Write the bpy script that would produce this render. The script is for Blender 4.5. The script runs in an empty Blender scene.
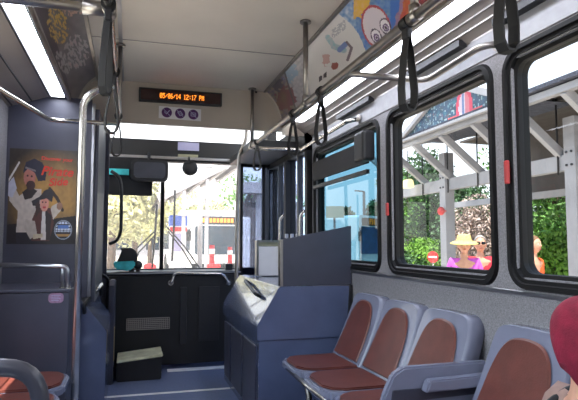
import bpy, bmesh, math, random
from mathutils import Vector, Matrix, noise
random.seed(7)
PI = math.pi
SC = bpy.context.scene
COL = SC.collection
rad = math.radians

# ------------------------------------------------------------------ camera
H = 1.25
YAW, PITCH, FPX = rad(16.1), rad(4.5), 550.0
FW = Vector((math.sin(YAW)*math.cos(PITCH), math.cos(YAW)*math.cos(PITCH), math.sin(PITCH)))
RT = Vector((math.cos(YAW), -math.sin(YAW), 0))
UP = RT.cross(FW)
cam_d = bpy.data.cameras.new('camera')
cam = bpy.data.objects.new('camera', cam_d); COL.objects.link(cam)
cam_d.sensor_fit = 'HORIZONTAL'; cam_d.sensor_width = 36; cam_d.lens = 36*FPX/578
cam_d.clip_start = .02; cam_d.clip_end = 500
cam.matrix_world = Matrix(((RT.x, UP.x, -FW.x, 0), (RT.y, UP.y, -FW.y, 0), (RT.z, UP.z, -FW.z, H), (0, 0, 0, 1)))
SC.camera = cam
vs = SC.view_settings
vs.view_transform = 'Standard'; vs.look = 'None'; vs.gamma = 1; vs.exposure = 1.5; vs.use_curve_mapping = False

# measured directions in the photograph, turned into places on known planes of the bus
def ray(px, py): return FW + RT*((px-289)/FPX) - UP*((py-200)/FPX)
def onX(px, py, X): r = ray(px, py); return r*(X/r.x) + Vector((0, 0, H))
def onY(px, py, Y): r = ray(px, py); return r*(Y/r.y) + Vector((0, 0, H))
def onZ(px, py, Z): r = ray(px, py); return r*((Z-H)/r.z) + Vector((0, 0, H))

# ------------------------------------------------------------------ materials
def srgb(r, g, b):
    f = lambda c: (c/255)/12.92 if c/255 <= .04045 else ((c/255+.055)/1.055)**2.4
    return (f(r), f(g), f(b), 1)
def mat(name, col, rough=.5, metal=0, var=.06, scale=8, bump=0, bscale=60, coat=0, spec=.5, stretch=None):
    m = bpy.data.materials.new(name); m.use_nodes = True
    nt = m.node_tree; N = nt.nodes; L = nt.links
    b = N['Principled BSDF']
    b.inputs['Roughness'].default_value = rough; b.inputs['Metallic'].default_value = metal
    b.inputs['Coat Weight'].default_value = coat; b.inputs['Specular IOR Level'].default_value = spec
    tc = N.new('ShaderNodeTexCoord')
    src = tc.outputs['Object']
    if stretch:
        mp = N.new('ShaderNodeMapping'); mp.inputs['Scale'].default_value = stretch
        L.new(src, mp.inputs['Vector']); src = mp.outputs['Vector']
    n = N.new('ShaderNodeTexNoise'); n.inputs['Scale'].default_value = scale; n.inputs['Detail'].default_value = 5
    L.new(src, n.inputs['Vector'])
    r = N.new('ShaderNodeValToRGB')
    c = col if len(col) == 4 else srgb(*col)
    r.color_ramp.elements[0].position = .3; r.color_ramp.elements[1].position = .7
    r.color_ramp.elements[0].color = tuple(x*(1-var*2) for x in c[:3])+(1,)
    r.color_ramp.elements[1].color = tuple(min(1, x*(1+var*2)) for x in c[:3])+(1,)
    L.new(n.outputs['Fac'], r.inputs['Fac']); L.new(r.outputs['Color'], b.inputs['Base Color'])
    if bump:
        n2 = N.new('ShaderNodeTexNoise'); n2.inputs['Scale'].default_value = bscale; n2.inputs['Detail'].default_value = 3
        L.new(tc.outputs['Object'], n2.inputs['Vector'])
        bp = N.new('ShaderNodeBump'); bp.inputs['Strength'].default_value = bump; bp.inputs['Distance'].default_value = .01
        L.new(n2.outputs['Fac'], bp.inputs['Height']); L.new(bp.outputs['Normal'], b.inputs['Normal'])
    return m
def emis(name, col, s):
    m = bpy.data.materials.new(name); m.use_nodes = True
    b = m.node_tree.nodes['Principled BSDF']
    b.inputs['Base Color'].default_value = srgb(*col); b.inputs['Emission Color'].default_value = srgb(*col)
    b.inputs['Emission Strength'].default_value = s
    return m
def glass(name, col, refl=.06):
    m = bpy.data.materials.new(name); m.use_nodes = True
    nt = m.node_tree; nt.nodes.clear()
    o = nt.nodes.new('ShaderNodeOutputMaterial'); mx = nt.nodes.new('ShaderNodeMixShader')
    t = nt.nodes.new('ShaderNodeBsdfTransparent'); g = nt.nodes.new('ShaderNodeBsdfGlossy')
    t.inputs['Color'].default_value = (*col, 1); g.inputs['Roughness'].default_value = .02
    lw = nt.nodes.new('ShaderNodeLayerWeight'); pw = nt.nodes.new('ShaderNodeMath'); pw.operation = 'POWER'; pw.inputs[1].default_value = 5
    mul = nt.nodes.new('ShaderNodeMath'); mul.operation = 'MULTIPLY_ADD'; mul.inputs[1].default_value = .8; mul.inputs[2].default_value = refl
    mul.use_clamp = True
    nt.links.new(lw.outputs['Facing'], pw.inputs[0]); nt.links.new(pw.outputs[0], mul.inputs[0]); nt.links.new(mul.outputs[0], mx.inputs[0])
    if name == 'hazy_glass':  # translucent mix added to imitate glare haze over the windscreen view
        veil = nt.nodes.new('ShaderNodeBsdfTranslucent'); veil.inputs['Color'].default_value = (.95, .92, .9, 1)
        m2 = nt.nodes.new('ShaderNodeMixShader'); nz = nt.nodes.new('ShaderNodeTexNoise'); nz.inputs['Scale'].default_value = 3
        mr = nt.nodes.new('ShaderNodeMapRange'); mr.inputs['To Min'].default_value = .02; mr.inputs['To Max'].default_value = .05
        nt.links.new(nz.outputs['Fac'], mr.inputs['Value']); nt.links.new(mr.outputs[0], m2.inputs[0])
        nt.links.new(t.outputs[0], m2.inputs[1]); nt.links.new(veil.outputs[0], m2.inputs[2]); t = m2
    nt.links.new(t.outputs[0], mx.inputs[1]); nt.links.new(g.outputs[0], mx.inputs[2]); nt.links.new(mx.outputs[0], o.inputs[0])
    return m
def art_mat(name, rough=.35, emit=0):
    m = bpy.data.materials.new(name); m.use_nodes = True
    nt = m.node_tree; b = nt.nodes['Principled BSDF']
    a = nt.nodes.new('ShaderNodeVertexColor'); a.layer_name = 'art'
    nt.links.new(a.outputs['Color'], b.inputs['Base Color']); b.inputs['Roughness'].default_value = rough
    return m

M = dict(
    ceil=mat('ceiling_panel', (206, 196, 182), .45, var=.03, scale=2),
    cove=mat('cove_plastic', (178, 168, 154), .4, var=.03, scale=3),
    bulk=mat('bulkhead_plastic', (186, 174, 160), .5, var=.03, scale=3),
    side=mat('side_cover', (148, 140, 134), .4, var=.04, scale=3),
    wall=mat('grey_wall_carpet', (138, 136, 140), .95, var=.13, scale=160, bump=.4, bscale=300),
    upper=mat('upper_wall_panel', (150, 150, 154), .6, var=.05, scale=20),
    rubber=mat('black_rubber', (10, 9, 11), .6, var=.1, spec=.3),
    black=mat('black_plastic', (24, 24, 28), .5, var=.1),
    dash=mat('dash_black', (17, 17, 20), .6, var=.12),
    slate=mat('slate_laminate', (66, 67, 82), .42, var=.05, scale=6, bump=.05, bscale=200),
    slate_q=mat('charcoal_cover', (30, 30, 34), .5),
    slate_d=mat('dark_slate_panel', (60, 62, 76), .5, var=.05, scale=6),
    housing=mat('housing_laminate', (84, 94, 124), .2, var=.05, scale=5, coat=.6),
    floor=mat('floor_rubber', (116, 128, 160), .26, var=.04, scale=60, bump=.05, bscale=200),
    white_line=mat('floor_line_paint', (225, 225, 225), .6),
    chrome=mat('brushed_steel', (190, 186, 180), .25, 1, var=.05, scale=20),
    steel_d=mat('satin_steel', (150, 145, 140), .38, 1, var=.05, scale=20),
    alu=mat('aluminium_trim', (170, 172, 178), .3, 1, var=.04),
    shell=mat('seat_shell_grey', (122, 126, 146), .25, var=.03, coat=.3),
    vinyl=mat('brown_vinyl', (100, 52, 44), .36, var=.08, scale=12, bump=.08, bscale=150),
    strap=mat('black_webbing', (7, 6, 8), .7, var=.1),
    ledface=mat('sign_face', (58, 38, 36), .2, var=.05),
    ledon=emis('amber_dots', (255, 140, 40), 1.1),
    light=emis('light_diffuser', (236, 241, 255), 7),
    white=mat('white_paper', (225, 222, 224), .6, var=.02),
    lilac=mat('lilac_paper', (176, 172, 205), .6, var=.02),
    beige=mat('beige_label', (150, 146, 120), .6, var=.03),
    purple=mat('purple_print', (84, 40, 100), .5, var=.03),
    pink=mat('pink_sticker', (150, 118, 146), .6, var=.12, scale=120),
    visor=mat('visor_fabric', (22, 20, 23), .8, var=.08),
    teal=mat('teal_plastic', (70, 190, 195), .25, var=.15, scale=12),
    mirror=mat('mirror_back', (60, 62, 72), .3, var=.1),
    redlatch=mat('red_latch', (170, 44, 44), .4, var=.05),
    gclear=glass('clear_glass', (.92, .95, .95), .03),
    gtint=glass('tinted_glass', (.275, .29, .30), .02),
    gteal=glass('teal_glass', (.04, .09, .12), .04),
    gblue=glass('blue_glass', (.52, .58, .70), .05),
    art=art_mat('printed_art'),
    ghaze=glass('hazy_glass', (.66, .65, .64), .02),
    leaf_f=mat('leaf_sunlit_pale', (188, 186, 140), .8, var=.4, scale=1.2),  # pale leaves for the trees ahead; overexposed daylight is in the colour
    # outside
    concrete=mat('pavement', (206, 194, 176), .9, var=.1, scale=1.5, bump=.2, bscale=20),
    asphalt=mat('road_asphalt', (182, 174, 162), .95, var=.1, scale=2),
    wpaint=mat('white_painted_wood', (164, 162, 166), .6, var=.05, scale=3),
    wshade=mat('shaded_boards', (92, 84, 80), .7, var=.1, scale=3),  # darker copy of the white paint; shade under the roof is in the colour
    shingle=mat('roof_shingle', (74, 76, 88), .9, var=.35, scale=6, stretch=(1, 6, 6)),
    iron=mat('dark_iron', (40, 38, 42), .5),
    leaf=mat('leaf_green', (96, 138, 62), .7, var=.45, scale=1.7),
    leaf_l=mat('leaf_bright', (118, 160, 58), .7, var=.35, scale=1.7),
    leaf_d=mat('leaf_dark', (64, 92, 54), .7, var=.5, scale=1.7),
    leaf_p=mat('leaf_pinkish', (170, 150, 140), .8, var=.5, scale=5),
    bark=mat('bark', (96, 80, 68), .9, var=.2, bump=.5),
    buswhite=mat('bus_white_paint', (232, 234, 236), .3, var=.03, coat=.4),
    busglass=mat('bus_dark_glass', (36, 52, 66), .1, var=.2, scale=2),
    busblue=mat('bus_blue_glass', (60, 84, 120), .15, var=.3, scale=2),
    tyre=mat('tyre', (30, 30, 30), .8),
    red=mat('red_plastic', (214, 50, 50), .5, var=.05),
    blue=mat('blue_panel', (70, 100, 190), .5, var=.05),
    yellow=emis('lamp_yellow', (255, 240, 170), 1.2),
    skin=mat('skin', (214, 160, 132), .55, var=.04, scale=20),
    hair_g=mat('grey_hair', (150, 142, 136), .8, var=.15, scale=60),
    hair_b=mat('brown_hair', (120, 88, 60), .8, var=.15, scale=60),
    straw=mat('straw_hat', (226, 198, 120), .85, var=.12, scale=60, bump=.4, bscale=200),
    magenta=mat('pink_shirt', (214, 96, 200), .85, var=.08, scale=20),
    redshirt=mat('red_shirt', (190, 46, 62), .85, var=.08, scale=20),
    orange=mat('orange_shirt', (240, 100, 40), .85, var=.08, scale=20),
    khaki=mat('khaki_trousers', (150, 136, 112), .9, var=.06),
    maroon=mat('maroon_cap', (128, 20, 48), .85, var=.12, scale=25, bump=.2, bscale=200),
    tan=mat('tan_shirt', (150, 122, 112), .85, var=.1, scale=20),
    dark=mat('dark_lens', (18, 18, 22), .15),
    seatdark=mat('dark_seat_back', (44, 44, 54), .45, var=.1),
    tubegrey=mat('grey_plastic_handle', (62, 62, 72), .32, var=.05),
    gold=mat('brass_label', (170, 150, 110), .3, .6),
    lip=mat('lips', (170, 84, 78), .5),
    steptop=mat('lit_step_plate', (240, 232, 190), .3, 0, var=.2),  # pale colour stands in for light falling on the step
)

# ------------------------------------------------------------------ mesh helpers
def B(): return bmesh.new()
def box(bm, x0, x1, y0, y1, z0, z1, bev=0):
    vs = [bm.verts.new((x, y, z)) for z in (z0, z1) for y in (y0, y1) for x in (x0, x1)]
    fs = [(0, 2, 3, 1), (4, 5, 7, 6), (0, 1, 5, 4), (2, 6, 7, 3), (0, 4, 6, 2), (1, 3, 7, 5)]
    F = [bm.faces.new([vs[i] for i in f]) for f in fs]
    if bev:
        es = list({e for f in F for e in f.edges})
        bmesh.ops.bevel(bm, geom=es, offset=bev, segments=3, affect='EDGES', profile=.5)
    return bm
def obox(bm, c, s, R, bev=0):
    t = B(); box(t, -s[0]/2, s[0]/2, -s[1]/2, s[1]/2, -s[2]/2, s[2]/2, bev)
    t.transform(Matrix.Translation(c) @ R.to_4x4()); merge(bm, t); return bm
def merge(bm, t):
    me = bpy.data.meshes.new('t'); t.to_mesh(me); t.free(); bm.from_mesh(me); bpy.data.meshes.remove(me)
def beam(bm, a, b, w, h, bev=0):
    a, b = Vector(a), Vector(b); d = b-a; L = d.length; z = Vector((0, 0, 1))
    y = d.normalized(); x = y.cross(z)
    x = Vector((1, 0, 0)) if x.length < 1e-4 else x.normalized()
    zz = x.cross(y)
    R = Matrix((x, y, zz)).transposed()
    return obox(bm, (a+b)/2, (w, L, h), R, bev)
def prism(bm, poly, axis, a, b, bev=0):
    def P(u, v, w): return {'x': (w, u, v), 'y': (u, w, v), 'z': (u, v, w)}[axis]
    A = [bm.verts.new(P(u, v, a)) for u, v in poly]; C = [bm.verts.new(P(u, v, b)) for u, v in poly]
    n = len(poly); F = [bm.faces.new(A), bm.faces.new(C[::-1])]
    for i in range(n): F.append(bm.faces.new([A[i], C[i], C[(i+1) % n], A[(i+1) % n]]))
    bmesh.ops.recalc_face_normals(bm, faces=F)
    if bev:
        bmesh.ops.bevel(bm, geom=list({e for f in F for e in f.edges}), offset=bev, segments=2, affect='EDGES')
    return bm
def smooth_path(pts, r=.05, n=6):
    pts = [Vector(p) for p in pts]; out = [pts[0]]
    for i in range(1, len(pts)-1):
        p, a, b = pts[i], pts[i-1], pts[i+1]
        da, db = (a-p), (b-p); rr = min(r, da.length*.49, db.length*.49)
        s, e = p+da.normalized()*rr, p+db.normalized()*rr
        for k in range(n+1):
            t = k/n; out.append(s*(1-t)**2+p*2*t*(1-t)+e*t*t)
    out.append(pts[-1]); return out
def tube(bm, pts, r, seg=12, fillet=.05, closed=False, flat=None):
    P_ = [Vector(p) for p in pts] if closed or fillet == 0 else smooth_path(pts, fillet)
    n = len(P_); rings = []
    up = None
    for i in range(n):
        if closed: t = (P_[(i+1) % n]-P_[i-1]).normalized()
        else: t = (P_[min(i+1, n-1)]-P_[max(i-1, 0)]).normalized()
        if up is None:
            up = Vector((0, 0, 1)) if abs(t.z) < .9 else Vector((0, 1, 0))
        x = t.cross(up).normalized(); y = x.cross(t).normalized(); up = y
        rr = r[i] if isinstance(r, (list, tuple)) else r
        rx, ry = (rr, rr) if flat is None else flat
        rings.append([bm.verts.new(P_[i]+x*rx*math.cos(2*PI*k/seg)+y*ry*math.sin(2*PI*k/seg)) for k in range(seg)])
    m = n if closed else n-1
    for i in range(m):
        a, b = rings[i], rings[(i+1) % n]
        for k in range(seg):
            f = bm.faces.new([a[k], a[(k+1) % seg], b[(k+1) % seg], b[k]]); f.smooth = True
    if not closed:
        bm.faces.new(rings[0][::-1]); bm.faces.new(rings[-1])
    return bm
def ball(bm, c, r, seg=16, rings=10):
    r = r if isinstance(r, (tuple, list, Vector)) else (r, r, r)
    t = B(); bmesh.ops.create_uvsphere(t, u_segments=seg, v_segments=rings, radius=1)
    for f in t.faces: f.smooth = True
    t.transform(Matrix.Translation(c) @ Matrix.Diagonal((*r, 1))); merge(bm, t); return bm
def cyl(bm, a, b, r, seg=16): return tube(bm, [a, b], r, seg, 0)
def disc(bm, c, r, n, th=.004, seg=24):
    n = Vector(n).normalized(); return tube(bm, [Vector(c), Vector(c)+n*th], r, seg, 0)
def rrect(w0, w1, h0, h1, r, n=6):
    out = []
    for cx, cy, a0 in ((w1-r, h1-r, 0), (w0+r, h1-r, 90), (w0+r, h0+r, 180), (w1-r, h0+r, 270)):
        for k in range(n+1):
            a = rad(a0+90*k/n); out.append((cx+r*math.cos(a), cy+r*math.sin(a)))
    return out
def ring_frame(bm, loops, closed_sections=True):
    # loops: list of lists of 3-D points with equal counts, bridged in turn and closed round
    V = [[bm.verts.new(p) for p in l] for l in loops]; n = len(V[0]); m = len(V)
    for j in range(m):
        a, b = V[j], V[(j+1) % m]
        for i in range(n):
            f = bm.faces.new([a[i], a[(i+1) % n], b[(i+1) % n], b[i]])
    bmesh.ops.recalc_face_normals(bm, faces=bm.faces[:]); return bm

def woff(o):
    v = Vector((0, 0, 0))
    while o is not None: v += o.location; o = o.parent
    return v
def obj(name, bm, m, parent=None, smooth=False, origin=None):
    me = bpy.data.meshes.new(name)
    if parent is not None:
        off = woff(parent)
    else:
        if origin is None:
            xs = [v.co.x for v in bm.verts]; ys = [v.co.y for v in bm.verts]; zs = [v.co.z for v in bm.verts]
            origin = ((min(xs)+max(xs))/2, (min(ys)+max(ys))/2, min(zs))
        off = Vector(origin)
    bmesh.ops.translate(bm, verts=bm.verts[:], vec=-off)
    bm.to_mesh(me); bm.free()
    if smooth:
        for p in me.polygons: p.use_smooth = True
    me.materials.append(M[m] if isinstance(m, str) else m)
    o = bpy.data.objects.new(name, me); COL.objects.link(o)
    if parent is not None: o.parent = parent
    else: o.location = off
    return o
def tag(o, label, cat, group=None, kind=None):
    o['label'] = label; o['category'] = cat
    if group: o['group'] = group
    if kind: o['kind'] = kind
    return o
def thing(name, label, cat, loc, group=None):
    o = bpy.data.objects.new(name, None); COL.objects.link(o); o.location = loc; o.empty_display_size = .1
    return tag(o, label, cat, group)
def struct(name, bm, m, parent=None):
    o = obj(name, bm, m, parent)
    if parent is None: o['kind'] = 'structure'
    return o
def copy_tree(o, parent=None):
    c = o.copy(); COL.objects.link(c); c.parent = parent
    for ch in list(o.children): copy_tree(ch, c)
    return c

# raster artwork on a grid (colour attribute)
def art_sheet(name, pos, nu, nv, paint, parent=None, thick=None):
    bm = B(); lay = bm.loops.layers.float_color.new('art')
    V = [[bm.verts.new(pos(i/nu, j/nv)) for i in range(nu+1)] for j in range(nv+1)]
    for j in range(nv):
        for i in range(nu):
            f = bm.faces.new([V[j][i], V[j][i+1], V[j+1][i+1], V[j+1][i]])
            c = srgb(*paint((i+.5)/nu, (j+.5)/nv))
            for l in f.loops: l[lay] = c
    return obj(name, bm, 'art', parent)
def inpoly(x, y, p):
    c = False; j = len(p)-1
    for i in range(len(p)):
        if (p[i][1] > y) != (p[j][1] > y) and x < (p[j][0]-p[i][0])*(y-p[i][1])/(p[j][1]-p[i][1])+p[i][0]: c = not c
        j = i
    return c
def inell(x, y, cx, cy, rx, ry, a=0):
    dx, dy = x-cx, y-cy; ca, sa = math.cos(a), math.sin(a)
    u, v = dx*ca+dy*sa, -dx*sa+dy*ca
    return (u/rx)**2+(v/ry)**2
def segd(x, y, a, b):
    ax, ay = a; bx, by = b; dx, dy = bx-ax, by-ay
    t = max(0, min(1, ((x-ax)*dx+(y-ay)*dy)/(dx*dx+dy*dy+1e-9)))
    return math.hypot(x-ax-t*dx, y-ay-t*dy)
def text_bm(s, size, M4, extrude=.0008, align='CENTER', shear=0, bold=0):
    cu = bpy.data.curves.new('t', 'FONT'); cu.body = s; cu.size = size; cu.extrude = extrude; cu.align_x = align
    cu.align_y = 'CENTER'; cu.shear = shear; cu.offset = bold
    o = bpy.data.objects.new('t', cu); COL.objects.link(o)
    dg = bpy.context.evaluated_depsgraph_get(); me = bpy.data.meshes.new_from_object(o.evaluated_get(dg))
    bm = B(); bm.from_mesh(me); bpy.data.meshes.remove(me); bpy.data.objects.remove(o); bpy.data.curves.remove(cu)
    bm.transform(M4); return bm
# text that faces the camera side of a lateral plane: x right, z up
def face_y(x, y, z, rot=0): return Matrix.Translation((x, y, z)) @ Matrix.Rotation(rot, 4, 'Y') @ Matrix.Rotation(PI/2, 4, 'X')

# ------------------------------------------------------------------ bus dimensions
XL, XR = -.84, 1.55
SUMX = .85
YB, YF = -2.2, 6.2            # rear bulkhead, windscreen
ZC = 2.60                     # ceiling
CX = .38

# floor, ceiling
struct('floor', box(B(), XL, XR, YB, YF, -.08, 0), 'floor')
struct('trim_1', box(B(), -.15, .86, 4.80, 4.84, 0, .004), 'white_line')
bm = B(); box(bm, SUMX-1.133, 1.133, YB, 4.70, ZC, ZC+.05)
struct('ceiling', bm, 'ceil')
struct('roof', box(B(), XL-.12, XR+.12, YB-.1, YF+.1, 2.82, 2.9), 'buswhite')
bm = B()
for y in (3.72, 1.3, -1.0): box(bm, SUMX-1.133, 1.133, y-.004, y+.004, ZC-.003, ZC+.001)
struct('trim_2', bm, 'steel_d')
struct('trim_3', box(B(), -.10, -.075, YB, 4.69, ZC-.006, ZC), 'alu')

# cove curve: s 0 at the ceiling edge, 1 at the bottom; side = +1 right, -1 left
def cove(s, side, off=0):
    a = Vector((1.133, ZC)); c = Vector((1.262, 2.52)); e = Vector((1.30, 2.29))
    p = a*(1-s)**2+c*2*s*(1-s)+e*s*s
    t = (c-a)*2*(1-s)+(e-c)*2*s; n = Vector((t.y, -t.x)).normalized()
    p = p+n*off
    x = p.x if side > 0 else SUMX-p.x
    return x, p.y
for side, nm in ((1, 'trim_4'), (-1, 'trim_5')):
    bm = B(); n = 12
    ra = [[bm.verts.new((cove(k/n, side, o)[0], y, cove(k/n, side, o)[1])) for k in range(n+1)] for y in (YB, 4.7) for o in (0, -.02)]
    for A, C in ((0, 2), (3, 1)):
        for k in range(n):
            f = bm.faces.new([ra[A][k], ra[A][k+1], ra[C][k+1], ra[C][k]]); f.smooth = True
    bmesh.ops.recalc_face_normals(bm, faces=bm.faces[:])
    struct(nm, bm, 'cove')
    # slim aluminium holders along the top and bottom of the advert rail
    bm = B()
    for s in (.0, 1.0):
        x, z = cove(s, side, .006)
        box(bm, x-.012, x+.012, YB, 4.69, z-.01, z+.01, .003)
    struct('trim_6' if side > 0 else 'trim_7', bm, 'steel_d')
mx = lambda x, side: x if side > 0 else SUMX-x
# light strips under the coves, the sloping covers above the windows
for side in (1, -1):
    xe = XR if side > 0 else XL
    bm = B(); a, b = sorted((mx(1.31, side), mx(1.415, side)))
    bm2 = B()
    prism(bm2, [(mx(1.415, side), 2.30), (xe, 2.205), (xe, 2.24), (mx(1.415, side), 2.34)], 'y', YB, 4.7 if side > 0 else 4.19)
    cv = struct('trim_8' if side > 0 else 'trim_9', bm2, 'side')
    t = thing('ceiling_light', 'long fluorescent strip light running above the right hand windows' if side > 0 else
              'long fluorescent strip light running above the left partition', 'light', ((a+b)/2, 0, 2.3))
    y1 = 4.45 if side > 0 else 4.16
    obj('diffuser', prism(B(), rrect(a+.006, b-.006, 2.292, 2.33, .012, 3), 'y', YB+.02, y1), 'light', t, True)
    bm = B(); box(bm, a-.006, a+.006, YB+.02, y1+.02, 2.285, 2.34); box(bm, b-.006, b+.006, YB+.02, y1+.02, 2.285, 2.34)
    box(bm, a, b, y1, y1+.03, 2.288, 2.34); obj('light_rim', bm, 'steel_d' if side > 0 else 'black', t)
    # thin lines on the cover
    bm = B()
    for f in ((.35, .62, .97) if side > 0 else (.45, .9)):
        x = mx(1.415, side)+(xe-mx(1.415, side))*f; z = 2.30-.095*f
        box(bm, x-.004, x+.004, YB, 4.68 if side > 0 else 4.17, z-.006, z+.002)
    struct('trim_10' if side > 0 else 'trim_11', bm, 'black' if side < 0 else 'steel_d')
# black slots along the top of the right wall
bm = B()
for y0, y1 in ((2.25, 2.8), (1.35, 2.0), (3.3, 3.9), (.3, 1.1)): box(bm, 1.50, 1.545, y0, y1, 2.196, 2.228)
struct('trim_12', bm, 'black')

# front bulkhead above the driver: a plate with the outline of ceiling and coves
pts = [(cove(k/8, -1)[0], cove(k/8, -1)[1]) for k in range(9)][::-1] + [(cove(k/8, 1)[0], cove(k/8, 1)[1]) for k in range(9)]
poly = pts + [(1.30, 2.25), (-.45, 2.25)]
struct('wall_front', prism(B(), poly, 'y', 4.70, 4.74), 'bulk')
bm = B()
for x, y in ((180, 84), (256, 92)):
    p = onY(x, y, 4.70); disc(bm, p, .011, (0, -1, 0), .006)
struct('trim_13', bm, 'black')
bm = B()
box(bm, 1.30, XR, 4.70, 4.74, 2.22, 2.34); box(bm, XL, -.45, 4.70, 4.74, 2.22, 2.34)
struct('trim_14', bm, 'bulk')

# ------------------------------------------------------------------ right and left walls with window openings
WZ0, WZ1 = 1.060, 2.080
wins_r = [(-.60, .68), (.76, 1.995), (2.065, 3.128), (3.232, 4.56)]
wins_l = [(-.60, .68), (.76, 1.995), (2.065, 3.128)]
def wall(name, x0, x1, wins, ymax, m):
    bm = B(); ys = [YB]; I = .05
    for a, b in wins: ys += [a+I, b-I]
    ys.append(ymax)
    box(bm, x0, x1, YB, ymax, 0, WZ0+I); box(bm, x0, x1, YB, ymax, WZ1-I, 2.26)
    for i in range(0, len(ys), 2): box(bm, x0, x1, ys[i], ys[i+1], WZ0+I, WZ1-I)
    return struct(name, bm, m)
wall('wall_right', XR, XR+.07, wins_r, 4.62, 'wall')
wall('wall_left', XL-.07, XL, wins_l, 6.2, 'wall')
struct('wall_back', box(B(), XL, XR, YB-.06, YB, 0, 2.8), 'side')
struct('trim_15', box(B(), XR-.014, XR, YB, 4.6, 1.038, 1.056, .003), 'alu')
struct('trim_16', box(B(), XR-.006, XR, YB, 4.6, 2.09, 2.215), 'upper')
for i, (a, b) in enumerate(wins_r+wins_l):
    right = i < len(wins_r); s = 1 if right else -1; X = XR if right else XL
    def L(y0, y1, z0, z1, r, x): return [(X+s*x, u, v) for u, v in rrect(y0, y1, z0, z1, r)]
    bm = B(); w = .066
    ring_frame(bm, [L(a, b, WZ0, WZ1, .10, .0), L(a+.006, b-.006, WZ0+.006, WZ1-.006, .10, -.016),
                    L(a+.024, b-.024, WZ0+.024, WZ1-.024, .085, -.016), L(a+.028, b-.028, WZ0+.028, WZ1-.028, .08, -.006),
                    L(a+.042, b-.042, WZ0+.042, WZ1-.042, .07, -.006), L(a+.046, b-.046, WZ0+.046, WZ1-.046, .065, .012),
                    L(a+w, b-w, WZ0+w, WZ1-w, .055, .016), L(a+w, b-w, WZ0+w, WZ1-w, .055, .07),
                    L(a+.03, b-.03, WZ0+.03, WZ1-.03, .06, .07)])
    wn = struct('window_%d' % (i+1), bm, 'rubber')
    bm = B(); q = [bm.verts.new(p) for p in L(a+w-.004, b-w+.004, WZ0+w-.004, WZ1-w+.004, .055, .04)]; bm.faces.new(q)
    g = obj('pane', bm, 'gteal' if i == 3 else 'gtint' if right else 'gclear', wn)  # unseen left panes made clear so more light comes in
    if right and i in (1, 2):
        y = b-.03; bm = B()
        box(bm, X-.032, X-.014, y-.011, y+.011, 1.50 if i == 1 else 1.42, 1.60 if i == 1 else 1.50, .006)
        obj('latch_handle', bm, 'redlatch', wn)

# stuff on the front right window: roller blind box and its cassette above the opening
t = thing('roller_blind', 'black roller blind box across the top of the window beside the front door', 'blind', (1.5, 3.9, 1.78))
obj('blind_panel', box(B(), 1.512, 1.53, 3.36, 4.50, 1.785, 1.945, .004), 'visor', t)
obj('end_box', box(B(), 1.44, 1.53, 3.26, 3.42, 1.79, 1.99, .02), 'black', t)
obj('bottom_bar', box(B(), 1.508, 1.532, 3.36, 4.50, 1.715, 1.745, .003), 'black', t)

# ------------------------------------------------------------------ front end
# windscreen header, frames, glass
struct('wall_header', box(B(), XL, XR, 6.10, 6.2, 2.14, 2.378), 'black')
struct('trim_17', box(B(), XL, XR, 6.07, 6.10, 2.165, 2.195, .004), 'alu')
bm = B(); box(bm, XL, XR, 6.2, 6.28, -.2, .94); struct('wall_below_windscreen', bm, 'dash')
bm = B()
box(bm, XL-.05, XL+.06, 6.12, 6.28, .9, 2.82); box(bm, XR-.05, XR+.06, 6.1, 6.28, -.2, 2.82)
box(bm, XL, XR, 6.2, 6.28, 2.72, 2.82); box(bm, XL, XR, 6.17, 6.28, .92, .975)
x = onY(162, 220, 6.2).x; box(bm, x-.02, x+.02, 6.15, 6.24, .95, 2.2)
ws = struct('window_8', bm, 'rubber')
bm = B(); box(bm, XL+.05, XR-.04, 6.215, 6.22, .96, 2.73); obj('pane', bm, 'ghaze', ws)

# dash: black front panel across the aisle, with ledge
DY = 5.72
t = thing('dashboard', 'black front dashboard panel below the windscreen with a grab rail on top', 'dashboard', (.5, DY, 0))
obj('front_panel', box(B(), XL, 1.12, DY, DY+.05, .04, .93, .01), 'dash', t)
obj('top_shelf', box(B(), XL, 1.12, DY, 6.16, .93, .965, .01), 'black', t)
bm = B(); box(bm, XL, 1.12, DY-.012, DY, .945, .957); obj('shelf_edge', bm, 'alu', t)
a, b = onY(126, 318, DY), onY(170, 329, DY)
gr = obj('vent_grille', box(B(), a.x, b.x, DY-.012, DY, b.z, a.z, .004), 'dash', t)
bm = B(); n = 22
for i in range(n+1):
    x = a.x+.008+(b.x-a.x-.016)*i/n; box(bm, x-.003, x+.003, DY-.018, DY-.012, b.z+.008, a.z-.008)
for i in range(7):
    z = b.z+.008+(a.z-b.z-.016)*i/6; box(bm, a.x+.006, b.x-.006, DY-.017, DY-.012, z-.003, z+.003)
obj('grille_bars', bm, 'side', gr)
a, b = onY(180, 287, DY), onY(199, 343, DY)
bm = B(); box(bm, a.x, a.x+.07, DY-.02, DY, b.z, a.z, .006); box(bm, b.x-.01, b.x+.2, DY-.014, DY, b.z+.02, a.z, .004)
obj('access_cover', bm, 'slate_q', t)
p = [onY(*q, DY-.03) for q in ((171, 283), (175, 273), (223, 274), (229, 283))]
bm = B(); tube(bm, [p[0]+Vector((0, .03, 0)), p[0], p[1], p[2], p[3], p[3]+Vector((0, .03, 0))], .014, 10, .04)
gr = obj('grab_rail', bm, 'chrome', t)
for q in (p[0], p[3]): obj('rail_flange', disc(B(), q+Vector((0, .03, 0)), .028, (0, -1, 0), .008), 'chrome', gr)
bm = B(); box(bm, onY(225, 272, 5.95).x, onY(232, 272, 5.95).x, 5.9, 5.97, .965, 1.03, .006)
tag(obj('ticket_device', bm, 'black'), 'small black box on the dashboard next to the grab rail end', 'device')

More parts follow.
